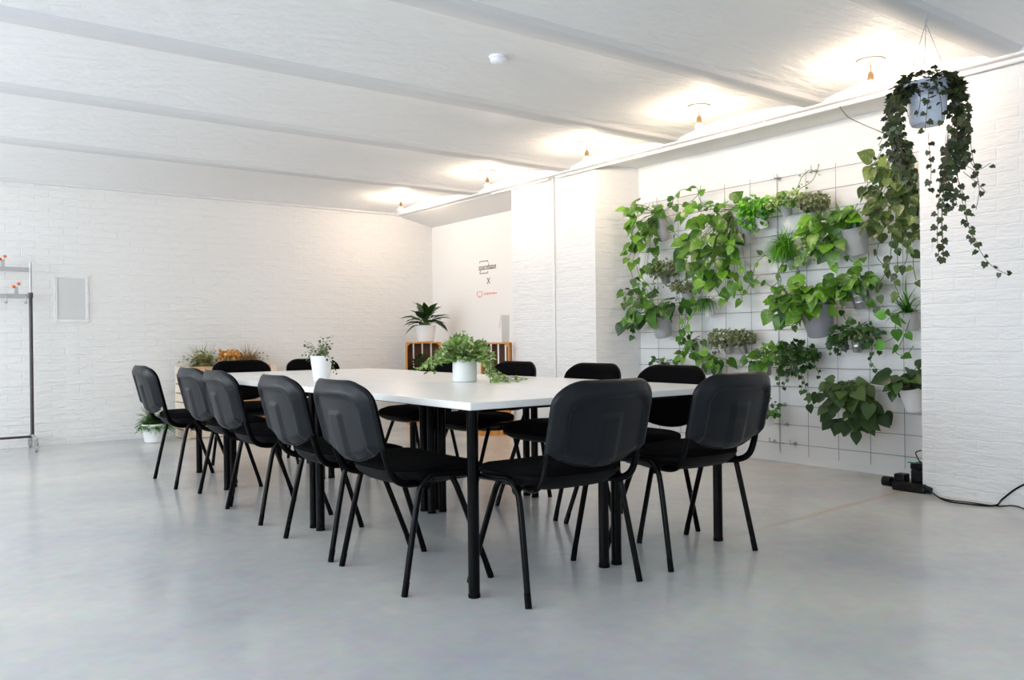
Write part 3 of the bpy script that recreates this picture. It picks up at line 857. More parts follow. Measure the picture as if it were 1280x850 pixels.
simple_plant('broad leaved pothos in a large pale pot, upper right centre of the grid', (1070, 300, 34, 32),
    [(1036, 276, 32, 12, 40, 0.105), (1026, 290, 18, 12, 18, 0.10), (1062, 268, 18, 8, 14, 0.09), (1040, 308, 12, 12, 8, 0.12)],
    [[(1050, 290), (1038, 310), (1040, 325), (1048, 335)], [(1045, 290), (1058, 318), (1068, 328), (1078, 322)], [(1060, 270), (1068, 262), (1072, 254)], [(1030, 285), (1018, 290), (1008, 285)]],
    X=5.38, m='palepot')
simple_plant('small pale pothos hanging left of the large pale pot', (1026, 306, 16, 14),
    [(1020, 303, 14, 10, 18, 0.075), (1010, 308, 8, 6, 6, 0.06)], [[(1012, 310), (1000, 322), (996, 332), (1000, 340)]], X=5.45, leafm='L_variegated', m='whitepot')
simple_plant('long olive pothos trailing down beside the right pillar, highest on the grid', (1128, 222, 26, 22),
    [(1105, 208, 18, 12, 18, 0.10), (1120, 225, 24, 22, 40, 0.085), (1110, 250, 20, 20, 30, 0.09), (1132, 250, 12, 22, 20, 0.075), (1108, 278, 18, 16, 20, 0.09), (1130, 285, 14, 16, 12, 0.08), (1090, 235, 8, 18, 8, 0.08)],
    [[(1115, 280), (1114, 310), (1110, 335), (1098, 358), (1102, 375)], [(1110, 270), (1100, 300), (1096, 320), (1106, 332)], [(1130, 290), (1134, 320), (1125, 338), (1112, 345)], [(1125, 300), (1140, 318), (1142, 335), (1145, 350)], [(1120, 290), (1122, 330), (1118, 352), (1124, 368)]],
    leafm='L_olive', X=5.38, depth=0.16, m='palepot', spacing=0.09)
t, c, mouth = wall_plant('hanging_pot_plant', 'round bright green grassy plant in the middle of the grid, above the joint', 984, 318, 18, 16, M['palepot'])
fm, sm = MB(), MB()
for _ in range(950):
    a = rv(0, 2*PI); e = rv(-0.3, 1.3)
    d = Vector((math.cos(a)*math.cos(e)-0.25, math.sin(a)*math.cos(e), math.sin(e)))
    blade(fm, mouth + Vector((rv(-.03, .03)-0.02, rv(-.04, .04), rv(-0.01, .02))), d, rv(0.13, 0.21), 0.0055, rv(0.8, 2.6), rng.random())
finish(t, fm, None, 'L_bright')
simple_plant('sparse pothos vine below the round grassy plant', (990, 330, 12, 12), [(990, 328, 18, 8, 8, 0.06)],
    [[(985, 322), (974, 336), (976, 352), (970, 370), (960, 372)], [(975, 328), (962, 322), (954, 318)], [(998, 326), (996, 340), (990, 350)], [(955, 320), (945, 330), (940, 348), (934, 362)], [(975, 350), (965, 358), (955, 352)]], X=5.47, m='palepot', L=0.06)
simple_plant('herb with tiny leaves in a short pale pot, left part of the grid', (832, 347, 14, 14),
    [(830, 335, 15, 11, 240, 0.029), (818, 338, 8, 8, 24, 0.022), (824, 352, 8, 8, 18, 0.02)], [[(824, 340), (817, 350), (818, 358)]], leafm='L_herb', kind='oval', L=0.022, m='zincpot', X=5.47, petiole=False, spacing=0.02)
simple_plant('herb with grey green leaves in a slender pot, right of the short herb pot', (861, 372, 22, 16),
    [(857, 358, 13, 8, 190, 0.029)], [[(850, 358), (846, 368), (848, 376)]], leafm='L_herb', kind='oval', L=0.022, m='palepot', tilt=22, X=5.47, petiole=False, spacing=0.02)
t, c, mouth = wall_plant('hanging_pot_plant', 'drooping fern in a small pale pot, under the largest pothos', 885, 386, 17, 15, M['whitepot'])
fm, sm = MB(), MB()
for _ in range(260):
    a = rv(0, 2*PI); e = rv(0.0, 0.9)
    d = Vector((math.cos(a)*math.cos(e)-0.3, math.sin(a)*math.cos(e), math.sin(e)))
    blade(fm, mouth + Vector((rv(-.03, .03)-0.02, rv(-.05, .05), rv(0, .03))), d, rv(0.08, 0.18), 0.005, rv(1.5, 4.0), rng.random()*0.8)
finish(t, fm, None, 'L_fern')
simple_plant('dark pothos in a large pale pot at the left end of the grid', (827, 406, 30, 27),
    [(800, 382, 20, 16, 26, 0.11), (812, 392, 16, 14, 22, 0.11), (825, 380, 18, 9, 14, 0.10), (795, 398, 16, 14, 14, 0.10), (840, 380, 10, 8, 7, 0.11), (792, 368, 14, 10, 9, 0.075)],
    [[(800, 375), (790, 362), (782, 370), (778, 385)], [(795, 385), (786, 400), (790, 415), (795, 424)], [(812, 370), (806, 358), (800, 350)]],
    leafm='L_pothosdark', X=5.38, m='palepot', tilt=15)
simple_plant('small pot with a fan of dark green leaves, left of the twin herb pots', (867, 434, 16, 14),
    [(862, 424, 12, 6, 16, 0.06), (856, 432, 10, 10, 8, 0.05)], [[(858, 428), (852, 442), (850, 452)], [(862, 420), (856, 408), (858, 395)]], leafm='L_pothosdark', L=0.055, X=5.45, m='palepot', tilt=22)
simple_plant('left one of the twin olive herb pots in the centre of the grid', (911, 434, 15, 16),
    [(905, 422, 14, 11, 290, 0.027), (900, 434, 8, 8, 40, 0.02)], [], leafm='L_herb', kind='oval', L=0.02, m='zincpot', X=5.47, petiole=False)
simple_plant('right one of the twin olive herb pots in the centre of the grid', (930, 434, 15, 15),
    [(927, 421, 12, 9, 260, 0.027)], [], leafm='L_herb', kind='oval', L=0.02, m='zincpot', tilt=22, X=5.47, petiole=False)
simple_plant('pothos whose leaves show just above the chair backs, below the twin herb pots', (884, 458, 18, 18),
    [(890, 450, 16, 12, 22, 0.085), (866, 445, 12, 12, 14, 0.08)], [[(880, 448), (862, 436), (856, 445)]], X=5.42, m='palepot', L=0.085)
simple_plant('small leafy plant peeking above the chair back at the left end of the grid', (832, 462, 14, 14),
    [(830, 452, 13, 6, 24, 0.05)], [], leafm='L_pothosdark', X=5.45, m='palepot', L=0.05)
simple_plant('pothos in the large dark grey bucket, centre of the grid', (1022, 396, 44, 42),
    [(1000, 372, 26, 18, 36, 0.115), (985, 382, 22, 18, 26, 0.10), (1015, 385, 18, 16, 18, 0.115), (1010, 360, 24, 10, 14, 0.10), (975, 372, 14, 16, 12, 0.085), (1028, 368, 12, 8, 7, 0.10)],
    [[(985, 385), (972, 394), (962, 396)], [(1000, 395), (992, 405), (980, 408)], [(1012, 400), (1014, 412), (1010, 420)]],
    X=5.34, m='greypot', tilt=20)
simple_plant('pothos in a ribbed tin pot right of the large dark grey bucket', (1074, 372, 26, 21),
    [(1062, 352, 22, 11, 34, 0.085), (1050, 352, 12, 10, 10, 0.08), (1078, 348, 14, 8, 10, 0.075), (1068, 362, 12, 8, 8)],
    [[(1056, 360), (1052, 380), (1056, 398), (1064, 402)], [(1080, 352), (1090, 354), (1094, 362)], [(1076, 362), (1084, 378), (1096, 384), (1104, 382)]],
    leafm='L_pothos', X=5.43, m='zincpot', ribs=True, tilt=17)
simple_plant('ivy in a shiny tin pot with drooping sides, right part of the grid', (1072, 430, 21, 16),
    [(1064, 412, 22, 9, 46, 0.045), (1086, 420, 14, 14, 30, 0.045), (1050, 425, 10, 12, 16, 0.05)],
    [[(1060, 412), (1045, 420), (1040, 432), (1036, 444)], [(1084, 415), (1090, 432), (1088, 450), (1094, 460)], [(1056, 415), (1052, 432), (1050, 445)], [(1090, 415), (1098, 425), (1100, 438)]],
    leafm='L_ivy', kind='ivy', L=0.045, m='zincpot', ribs=True, tilt=4, X=5.45, spacing=0.035)
t, c, mouth = wall_plant('hanging_pot_plant', 'spiky aloe like plant in a pale pot beside the right pillar', 1137, 401, 24, 24, M['palepot'], 12)
fm, sm = MB(), MB()
for _ in range(46):
    a = rv(0, 2*PI); e = rv(0.1, 1.35)
    d = Vector((math.cos(a)*math.cos(e)-0.25, math.sin(a)*math.cos(e), math.sin(e)))
    blade(fm, mouth + Vector((rv(-.03, .03), rv(-.03, .03), rv(-0.01, .02))), d, rv(0.15, 0.27), 0.019, rv(0.1, 1.1), rng.random()*0.7)
for vn in ([(1130, 392), (1120, 405), (1118, 420), (1105, 428)], [(1140, 392), (1128, 425), (1120, 440), (1132, 444), (1142, 432)], [(1128, 390), (1110, 392), (1098, 385)]):
    vine(fm, sm, 'heart', vn, 0.08, 0.11, X=5.45)
cluster(fm, sm, 'heart', 1118, 398, 10, 8, 5, 0.08, X=5.42)
finish(t, fm, sm, 'L_fern')
simple_plant('low pothos left of the trailing ivy, above the chair backs', (958, 462, 14, 14),
    [(950, 450, 17, 12, 30, 0.085), (962, 436, 9, 8, 7, 0.07)], [[(958, 448), (968, 436), (974, 425)]], X=5.42, m='palepot', L=0.085)
simple_plant('ivy with a ragged trailing tip, lower centre of the grid', (1003, 455, 16, 16),
    [(995, 440, 22, 13, 90, 0.045), (990, 455, 18, 12, 50, 0.045), (1008, 440, 12, 12, 26, 0.045)],
    [[(990, 455), (984, 472), (978, 486)], [(998, 455), (1003, 475), (1001, 490)], [(1010, 445), (1018, 455), (1024, 468)], [(980, 450), (974, 462), (972, 476)], [(1004, 470), (1008, 488), (1012, 500)]],
    leafm='L_ivy', kind='ivy', L=0.042, m='whitepot', X=5.44, spacing=0.03)
simple_plant('matt dark leaved plant, a wide fan of leaves low on the grid', (1066, 488, 20, 20),
    [(1062, 492, 34, 16, 46, 0.105), (1060, 512, 30, 18, 44, 0.10), (1068, 530, 18, 12, 14, 0.09), (1055, 480, 18, 8, 14, 0.08), (1085, 512, 18, 16, 16, 0.09), (1036, 492, 14, 10, 8, 0.085)],
    [[(1042, 490), (1028, 492), (1016, 498), (1010, 506)], [(1046, 485), (1036, 478), (1030, 474)]],
    leafm='L_oak', kind='heart', L=0.09, X=5.36, depth=0.15, m='palepot', down=0.75)
simple_plant('broad dark leaved plant in a white pot beside the right pillar', (1141, 497, 30, 30),
    [(1130, 475, 20, 10, 20, 0.10), (1118, 482, 10, 8, 8, 0.09), (1140, 470, 10, 10, 8, 0.09)], [[(1128, 480), (1116, 488), (1108, 492)], [(1138, 472), (1146, 458), (1150, 452)]],
    leafm='L_darkgreen', kind='heart', L=0.10, m='whitepot', tilt=20, X=5.40)
simple_plant('smallest white pot on the grid, low right of the near end chairs', (962, 525, 13, 12),
    [(961, 513, 9, 8, 34, 0.04), (960, 504, 5, 5, 8, 0.03)], [], leafm='L_pothosdark', kind='oval', L=0.04, m='whitepot', tilt=14, X=5.47)

# ------------------------------------------------------------------ planter hanging from the ceiling beam
HX, HY = 4.07, 2.075
t = thing('hanging_planter', 'pale planter of dark ivy hanging from the ceiling at the upper right', 'hanging plant', (HX, HY, 2.02))
prof_m = Matrix.Translation((0, 0, 0))
mb = MB(); mb.lathe([(0.055, 0.0), (0.070, 0.002), (0.078, 0.02), (0.082, 0.05), (0.085, 0.052), (0.100, 0.185), (0.108, 0.19), (0.108, 0.203), (0.101, 0.205), (0.097, 0.18), (0.09, 0.17)], 32); mb.build('pot', M['planter'], t, angle=35)
mb = MB(); mb.lathe([(0.05, 0.17), (0.096, 0.178), (0.05, 0.19), (0.01, 0.192)], 20); mb.build('soil', M['soil'], t)
mb = MB()
tp = Vector((0, 0, 0.50))
for a in (0.6, 2.7, 4.8):
    mb.tube([(math.cos(a)*0.104, math.sin(a)*0.104, 0.2), tp], 0.0014, 5)
mb.build('hanger_wires', M['wire'], t)
mb = MB(); mb.tube([tp, (0, 0, 0.562)], 0.002, 5); mb.tube(smooth_path([(0, 0, 0.562), (0.012, 0, 0.572), (0.008, 0, 0.588), (0, 0, 0.59), (0, 0, 0.66)], 4), 0.003, 6); mb.tube([tp+Vector((0, 0, -0.01)), tp+Vector((0, 0, 0.02))], 0.006, 8)
mb.build('ceiling_hook', M['steel'], t)
fm, sm = MB(), MB()
ctr = Vector((HX, HY, 2.02))
def hp(u, v, dd=0.0):      # point seen at (u, v), dd metres nearer the camera than the planter axis
    D = (ctr-Vector((0, 0, EYE))).dot(fwd) - dd
    d = fwd + rt2*((u-640)/F_PX) - up2*((v-425)/F_PX)
    return Vector((0, 0, EYE)) + d*D
def ivyvine(pts, L=0.033, spacing=0.02, dd=0.0, side=0.6):
    vine(fm, sm, 'ivy', [hp(p[0], p[1], p[2] if len(p) > 2 else dd) for p in pts], L, spacing, world=True, r=0.0016, side=side)
# crown of leaves round the rim
for k in range(420):
    a = 2*PI*k/420 + rv(-.1, .1); rr = rv(0.07, 0.165)
    p = ctr + Vector((math.cos(a)*rr, math.sin(a)*rr, 0.19 + rv(-0.05, 0.055) - max(0, rr-0.11)*0.9))
    leaf(fm, 'ivy', p, Vector((math.cos(a), math.sin(a), rv(-1.0, .3))), Vector((math.cos(a)*.4+rv(-.5, .5), math.sin(a)*.4+rv(-.5, .5), rv(0, 1))), 0.036*rv(.7, 1.15), rng.random()*0.7)
for dx in range(9):       # dense left bundle beside the pot
    o = rv(-9, 9); e = rv(0, 14)
    ivyvine([(1142+o*0.6, 106, 0.03), (1126+o*0.7, 120, 0.05), (1118+o, 150, rv(-.04, .1)), (1118+o*1.0+e*.4, 180, rv(-.04, .1)), (1122+o+e, 205+rv(-14, 14), 0.03)], spacing=0.017)
for k in range(5):
    o = rv(-6, 10)
    ivyvine([(1122+o, 170, .02), (1128+o, 200, .04), (1130+o*1.2, 225+rv(-12, 12), .02)], spacing=0.024)
for dx in range(10):      # right bundle
    o = rv(-10, 11); e = rv(-6, 8)
    ivyvine([(1180+o*0.7, 106, 0.03), (1194+o*0.7, 122, 0.06), (1198+o, 150, rv(-.05, .1)), (1196+o, 175, rv(-.05, .1)), (1192+o+e, 205+rv(-10, 10), 0.03)], spacing=0.017)
for k in range(6):        # middle column below the pot
    o = rv(-7, 8)
    ivyvine([(1186+o, 168, .06), (1183+o, 200, .06), (1184+o, 230, .05), (1190+o, 255+rv(-12, 12), .04)], spacing=0.021)
for k in range(3):
    o = rv(-4, 4)
    ivyvine([(1178+o, 205, .04), (1176+o, 240, .04), (1174+o, 275, .04), (1174+o*1.3, 300, .04), (1176+o, 326+rv(-8, 4), .04)], spacing=0.024)
ivyvine([(1192, 200), (1200, 235), (1205, 262), (1214, 292), (1228, 318), (1242, 334), (1262, 344)], spacing=0.026)
ivyvine([(1196, 220), (1206, 250), (1210, 280), (1222, 305)], spacing=0.026)
ivyvine([(1204, 180), (1212, 200), (1222, 212), (1238, 204)], spacing=0.03)
ivyvine([(1204, 215), (1218, 226), (1232, 240)], spacing=0.028)
ivyvine([(1202, 205), (1218, 214), (1224, 236), (1220, 262)], L=0.022, spacing=0.05)
ivyvine([(1210, 150), (1214, 185), (1218, 208)], spacing=0.035)
ivyvine([(1162, 104, .11), (1160, 125, .12), (1158, 145, .12), (1156, 165, .1)], spacing=0.028)
ivyvine([(1170, 104, .11), (1176, 125, .12), (1178, 148, .12)], spacing=0.032)
ivyvine([(1150, 108, .1), (1150, 130, .12), (1146, 146, .11)], spacing=0.045)
ivyvine([(1160, 165, .06), (1162, 190, .05), (1164, 215, .05), (1162, 235, .04)], spacing=0.03)
ivyvine([(1112, 170), (1104, 185), (1095, 200), (1088, 212)], L=0.02, spacing=0.022)
ivyvine([(1108, 150), (1104, 170), (1098, 182)], L=0.024, spacing=0.03)
finish(t, fm, sm, 'L_ivydark', 'brownstem')

# ------------------------------------------------------------------ pots standing on table, crates and floor
def standing(name, label, loc, h, rt_, rb, m, cat='potted plant', rim=0.004):
    t = thing(name, label, cat, loc)
    pot_parts(t, h, rt_, rb, M[m], Matrix.Identity(4), rim=rim)
    return t
UPN = Vector((-0.3, -0.4, 0.8))
# wide white pot on the table
pz = 0.757
c = at(581, 477, 'z', pz)
t = standing('potted_plant', 'wide white cylinder pot of trailing green leaves on the table centre', (c.x, c.y, pz), 0.128, 0.070, 0.070, 'whitepot')
fm, sm = MB(), MB(); c0 = Vector((c.x, c.y, pz+0.125))
def dome(fm, sm, c0, n, R_, Hh_, kind, L, bias=(0, 0, 0), down=0.2, tm=1.0):
    for _ in range(n):
        a = rv(0, 2*PI); e = math.asin(rv(-0.1, 1)); rr = rv(0.5, 1.0)
        p = c0 + Vector((math.cos(a)*math.cos(e)*R_*rr, math.sin(a)*math.cos(e)*R_*rr, max(-0.01, math.sin(e)*Hh_*rr))) + Vector(bias)*rr
        d = (p-c0).normalized() + Vector((rv(-.5, .5), rv(-.5, .5), -down+rv(-.4, .4)))
        leaf(fm, kind, p, d, Vector((rv(-.7, .3), rv(-.9, .2), 0.8)), L*rv(.7, 1.2), rng.random()*tm)
        if sm is not None and rng.random() < 0.3: sm.tube([c0, (c0+p)/2+Vector((0, 0, .01)), p], 0.0012, 4, cap=False)
dome(fm, sm, c0, 560, 0.165, 0.135, 'ivy', 0.031)
rr_ = rt2
def along(c0, a, b, zd): return c0 + rt2*a + fwd*b + Vector((0, 0, zd))
for k in range(22):      # trailing to the right, down onto the table
    b = rv(-.16, .12); ln = rv(0.06, 0.24); f_ = rv(0.6, 1.1)
    vine(fm, sm, 'ivy', [along(c0, .05, b*.3, 0.04), along(c0, .09+rv(0, .05), b*.8, 0.02), along(c0, .12+ln*.2*f_, b, -0.04*f_), along(c0, .12+ln*.5, b*1.2, -0.085-rv(0, .03)), along(c0, .12+ln, b*1.4, -0.113+rv(0, .01))], 0.027, 0.034, world=True, r=0.0009, n_hint=UPN, jitter=0.9)
for k in range(12):       # to the left
    b = rv(-.10, .12); ln = rv(.08, .2)
    vine(fm, sm, 'ivy', [along(c0, -.05, b*.3, 0.05), along(c0, -.09, b, 0.05+rv(-.02, .03)), along(c0, -.09-ln*.5, b, 0.02), along(c0, -.09-ln, b*1.2, -0.02-rv(0, .06))], 0.026, 0.03, world=True, r=0.0009, n_hint=UPN, jitter=0.9)
vine(fm, sm, 'ivy', [along(c0, 0.0, 0, 0.08), along(c0, 0.0, 0, 0.13), along(c0, 0.01, 0, 0.155)], 0.022, 0.012, world=True, r=0.0011, n_hint=UPN)
finish(t, fm, sm, 'L_variegated')
bpy.data.objects[t.name]['label'] = 'wide white cylinder pot of trailing green leaves on the table centre'
# slim white pot
c = at(402, 477, 'z', pz)
t = standing('potted_plant', 'slim tapered white pot with a wispy herb, left part of the table', (c.x, c.y, pz), 0.155, 0.066, 0.046, 'whitepot')
fm, sm = MB(), MB(); c0 = Vector((c.x, c.y, pz+0.15))
for k in range(26):
    a = rv(0, 2*PI); el = rv(.25, 1.3); L_ = rv(.08, .16)
    d = Vector((math.cos(a)*math.cos(el), math.sin(a)*math.cos(el), math.sin(el)))
    e1 = c0 + d*L_*.6; e2 = c0 + d*L_ + Vector((0, 0, -.02*math.cos(el)*3))
    vine(fm, sm, 'oval', [c0 + Vector((rv(-.03, .03), rv(-.03, .03), 0)), e1, e2], 0.017, 0.0085, world=True, r=0.0009, n_hint=UPN)
vine(fm, sm, 'oval', [along(c0, .04, -.03, 0), along(c0, .07, -.04, -.02), along(c0, .085, -.04, -.07), along(c0, .10, -.04, -.09)], 0.016, 0.012, world=True, r=0.0009)
finish(t, fm, sm, 'L_herb')
# ------------------------------------------------------------------ crates
def make_crate(name, label, lo, hi, m, open_dir='-y', slats='z', n=4, m_in=None, group=None, gap=0.018, rot=0.0):
    """slatted crate filling the box lo..hi, open towards open_dir; slats run along z or x on the closed faces"""
    cx, cy = (lo[0]+hi[0])/2, (lo[1]+hi[1])/2
    t = thing(name, label, 'crate', (cx, cy, lo[2]), R(rot), group)
    hx, hy, h = (hi[0]-lo[0])/2, (hi[1]-lo[1])/2, hi[2]-lo[2]
    th = 0.012
    def slat(nm, a, b, mm):
        mb = MB(); mb.b2(a, b); return mb.build(nm, mm, t, smooth=False, bevel=0.0015)
    # end boards top and bottom (standing crate)
    mb = MB(); mb.b2((-hx, -hy, 0), (hx, hy, 0.016)); mb.build('end_board', m, t, smooth=False, bevel=0.002)
    mb = MB(); mb.b2((-hx, -hy, h-0.016), (hx, hy, h)); mb.build('end_board', m, t, smooth=False, bevel=0.002)
    if slats == 'z':
        w_ = (2*hx-gap*(n-1))/n
        for i in range(n):
            x0 = -hx+i*(w_+gap)
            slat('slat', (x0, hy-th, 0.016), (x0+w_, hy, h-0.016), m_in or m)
        ns = 3; ws = (2*hy-2*th-gap*(ns-1))/ns
        for s in (-1, 1):
            for i in range(ns):
                y0 = -hy+th*0+i*(ws+gap)
                slat('slat', (s*hx-(th if s > 0 else 0), y0, 0.016), (s*hx+(0 if s > 0 else th), y0+ws, h-0.016), m)
    # triangular corner posts
    for sx in (-1, 1):
        for zc, sz in ((0.016, 1), (h-0.016, -1)):
            mb = MB()
            x = sx*(hx-th)
            vs = [(x, -hy+0.002, zc), (x-sx*0.035, -hy+0.002, zc), (x, -hy+0.002, zc+sz*0.035)]
            vs += [(a, hy-th, c_) for a, b_, c_ in vs]
            mb.add(vs, [(0, 1, 2), (5, 4, 3), (0, 3, 4, 1), (1, 4, 5, 2), (2, 5, 3, 0)])
            mb.build('corner_post', m, t, smooth=False)
    return t
GC = 'orange wooden crates in the far corner'
def crate_at(label, cx, cy, hw, hd, z0, z1, rot, mi):
    make_crate('wooden_crate', label, (cx-hw, cy-hd, z0), (cx+hw, cy+hd, z1), M['wood'], m_in=M[mi], group=GC, rot=rot)
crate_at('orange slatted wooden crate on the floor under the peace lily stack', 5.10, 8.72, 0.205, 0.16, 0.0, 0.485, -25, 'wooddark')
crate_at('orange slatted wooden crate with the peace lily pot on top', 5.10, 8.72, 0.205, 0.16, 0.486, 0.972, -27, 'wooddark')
crate_at('orange slatted wooden crate on the floor below the one touching the pillar', 5.06, 7.19, 0.165, 0.15, 0.0, 0.480, -30, 'wood')
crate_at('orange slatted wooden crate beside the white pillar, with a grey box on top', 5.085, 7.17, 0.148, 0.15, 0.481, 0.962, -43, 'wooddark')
# vertical front slats on the lower right crate (its boarded side faces the room)
cr = [o for o in bpy.data.objects if o.get('label', '').startswith('orange slatted wooden crate on the floor below')][0]
for i in range(5):
    w_ = (0.33-0.006*4)/5
    mb = MB(); x0 = -0.165+i*(w_+0.006); mb.b2((x0, -0.150-0.012, 0.0), (x0+w_, -0.150, 0.48)); mb.build('slat', M['wood'], cr, smooth=False, bevel=0.001)

def broad_plant(name, label, loc, h, rt_, rb, m, n, L, leafm, wide=1.0, elmin=0.3, elmax=1.3, pl=0.12, ws=1.1):
    t = standing(name, label, loc, h, rt_, rb, m)
    fm, sm = MB(), MB(); c0 = Vector(loc) + Vector((0, 0, h-0.01))
    for k in range(n):
        a = 2*PI*k/n*2.4 + rv(-.3, .3); el = rv(elmin, elmax)
        d = Vector((math.cos(a)*math.cos(el)*wide, math.sin(a)*math.cos(el)*wide, math.sin(el)))
        p1 = c0 + d*pl*rv(.6, 1.3)
        sm.tube([c0, (c0+p1)/2+Vector((0, 0, .01)), p1], 0.0025, 5, cap=False)
        leaf_strip(fm, p1, d + Vector((0, 0, -.35)), Vector((rv(-.2, .2), rv(-.2, .2), 1)), L*rv(.75, 1.15), LANCE, 0.3, rv(.15, .6), rng.random()*0.8, ws)
    finish(t, fm, sm, leafm)
    return t
c = at(532, 424, 'y', 8.72)
t = broad_plant('potted_plant', 'peace lily with long dark leaves in a white pot on the left crate stack', (c.x, 8.72, 0.973), 0.20, 0.128, 0.10, 'whitepot', 34, 0.20, 'L_darkgreen', 1.0, 0.2, 1.4, 0.12, 1.75)
# small plants standing inside the crates
def inner_plant(label, loc, s=1.0, leafm='L_darkgreen'):
    t = standing('potted_plant', label, loc, 0.09*s, 0.05*s, 0.04*s, 'black')
    fm, sm = MB(), MB(); c0 = Vector(loc) + Vector((0, 0, 0.085*s))
    dome(fm, sm, c0, 70, 0.11*s, 0.20*s, 'oval', 0.05*s, down=0)
    finish(t, fm, sm, leafm)
inner_plant('dark leafy plant standing inside the upper left crate', (5.06, 8.72, 0.503), 1.1)
inner_plant('second dark leafy plant inside the upper left crate, nearer the alcove', (5.20, 8.68, 0.503), 0.8)
inner_plant('small dark plant inside the upper right crate', (5.10, 7.18, 0.498), 0.75)
# grey box on the right crate with a brown card leaning on it
t = thing('document_box', 'tall grey cardboard box standing on the right crate, half hidden by the pillar', 'box', (5.172, 7.13, 0.963), R(-36))
mb = MB(); mb.b2((-0.035, -0.09, 0), (0.040, 0.09, 0.285)); 
vs_ = [(x*(1.0 if z < 0.1 else 1.12), y, z) for x, y, z in mb.v]; mb.v = vs_
mb.build('box_body', M['card'], t, smooth=False, bevel=0.003)
mb = MB(); mb.add([(-0.042, -0.085, 0.285), (-0.042, 0.02, 0.285), (-0.060, 0.02, 0.15), (-0.060, -0.085, 0.15), (-0.045, -0.085, 0.287), (-0.045, 0.02, 0.287), (-0.065, 0.02, 0.152), (-0.065, -0.085, 0.152)],
    [(0, 1, 2, 3), (7, 6, 5, 4), (0, 4, 5, 1), (1, 5, 6, 2), (2, 6, 7, 3), (3, 7, 4, 0)])
mb.build('open_flap', M['woodpeach'], t, smooth=False)

# pale crates by the back wall, with dried grasses
GP = 'pale wooden crates by the back wall'
def pale_crate(label, lo, hi):
    cx, cy = (lo[0]+hi[0])/2, (lo[1]+hi[1])/2
    t = thing('pale_crate', label, 'crate', (cx, cy, lo[2]), 0, GP)
    hx, hy, h = (hi[0]-lo[0])/2, (hi[1]-lo[1])/2, hi[2]-lo[2]
    for sx in (-1, 1):
        for sy in (-1, 1):
            mb = MB(); mb.box((sx*(hx-0.03), sy*(hy-0.014), h/2), (0.06, 0.026, h)); mb.build('post', M['woodpale'], t, smooth=False, bevel=0.002)
    k = 4; g = 0.016; w_ = (h-0.01-g*(k-1))/k
    for i in range(k):
        z0 = 0.005+i*(w_+g)
        for s in (-1, 1):
            mb = MB(); mb.b2((-hx+0.055, s*(hy-0.024)-0.006, z0), (hx-0.055, s*(hy-0.024)+0.006, z0+w_)); mb.build('slat', M['woodpeach'] if i % 2 else M['woodpale'], t, smooth=False, bevel=0.001)
            mb = MB(); mb.b2((s*(hx-0.006)-0.005, -hy+0.028, z0), (s*(hx-0.006)+0.005, hy-0.028, z0+w_)); mb.build('slat', M['woodpale'], t, smooth=False, bevel=0.001)
    mb = MB(); mb.b2((-hx+0.01, -hy+0.03, h-0.06), (hx-0.01, hy-0.03, h-0.045)); mb.build('shelf_board', M['woodpale'], t, smooth=False)
pale_crate('lower left pale slatted crate on the floor at the back wall', (2.38, 8.93, 0.0), (2.865, 9.28, 0.375))
pale_crate('upper left pale slatted crate, right below the green dried grass', (2.38, 8.93, 0.376), (2.865, 9.28, 0.75))
pale_crate('lower right pale slatted crate on the floor at the back wall', (2.88, 8.93, 0.0), (3.365, 9.28, 0.375))
pale_crate('upper right pale slatted crate, right below the brown dried plant', (2.88, 8.93, 0.376), (3.365, 9.28, 0.75))
for lab, x, lm, seed in (('dried greenish grass in a pot on the left pale crate', 2.63, 'L_drygreen', 1), ('dried brown and grey plant in a pot on the right pale crate', 3.10, 'L_dry', 2)):
    t = standing('dried_plant', lab, (x, 9.10, 0.706), 0.07, 0.07, 0.055, 'woodpeach')
    c0 = Vector((x, 9.10, 0.765)); fm, sm = MB(), MB()
    for k in range(800):
        a = rv(0, 2*PI); e = rv(.05, 1.3)
        d = Vector((math.cos(a)*math.cos(e)*1.4, math.sin(a)*math.cos(e)*.7, math.sin(e)*0.8))
        blade(fm, c0 + Vector((rv(-.05, .05), rv(-.04, .04), 0)), d, rv(.12, .30), 0.008, rv(.4, 2.0), rng.random())
    for k in range(120):
        a = rv(0, 2*PI); e = rv(.1, 1.2); q0 = c0 + Vector((math.cos(a)*math.cos(e)*.26, math.sin(a)*math.cos(e)*.12, math.sin(e)*.15))*rv(.5, 1)
        leaf(fm, 'oval', q0, Vector((rv(-1, 1), rv(-1, 1), rv(-.5, 1))), Vector((rv(-1, 1), rv(-1, 1), 1)), rv(.02, .035), rng.random())
    finish(t, fm, None, lm)
# orange autumn leaf bouquet between them
t = thing('orange_bouquet', 'bright orange dried flower bunch between the two dried plants', 'dried flowers', (2.88, 9.02, 0.75))
fm, sm = MB(), MB(); c0 = Vector((2.88, 9.02, 0.755))
for k in range(110):
    a = rv(0, 2*PI); q0 = c0 + Vector((rv(-.11, .11), rv(-.04, .04), rv(.06, .14)))
    if k < 24: sm.tube([c0, q0], 0.002, 4)
    leaf(fm, 'oval', q0, Vector((rv(-1, 1), rv(-1, 1), rv(-.3, 1))), Vector((rv(-1, 1), -1, rv(0, 1))), rv(.03, .05), rng.random())
M['L_orange'] = leaf_mat('orange_petals', (0.60, 0.25, 0.04), (0.85, 0.45, 0.10))
finish(t, fm, sm, 'L_orange', lname='petals')

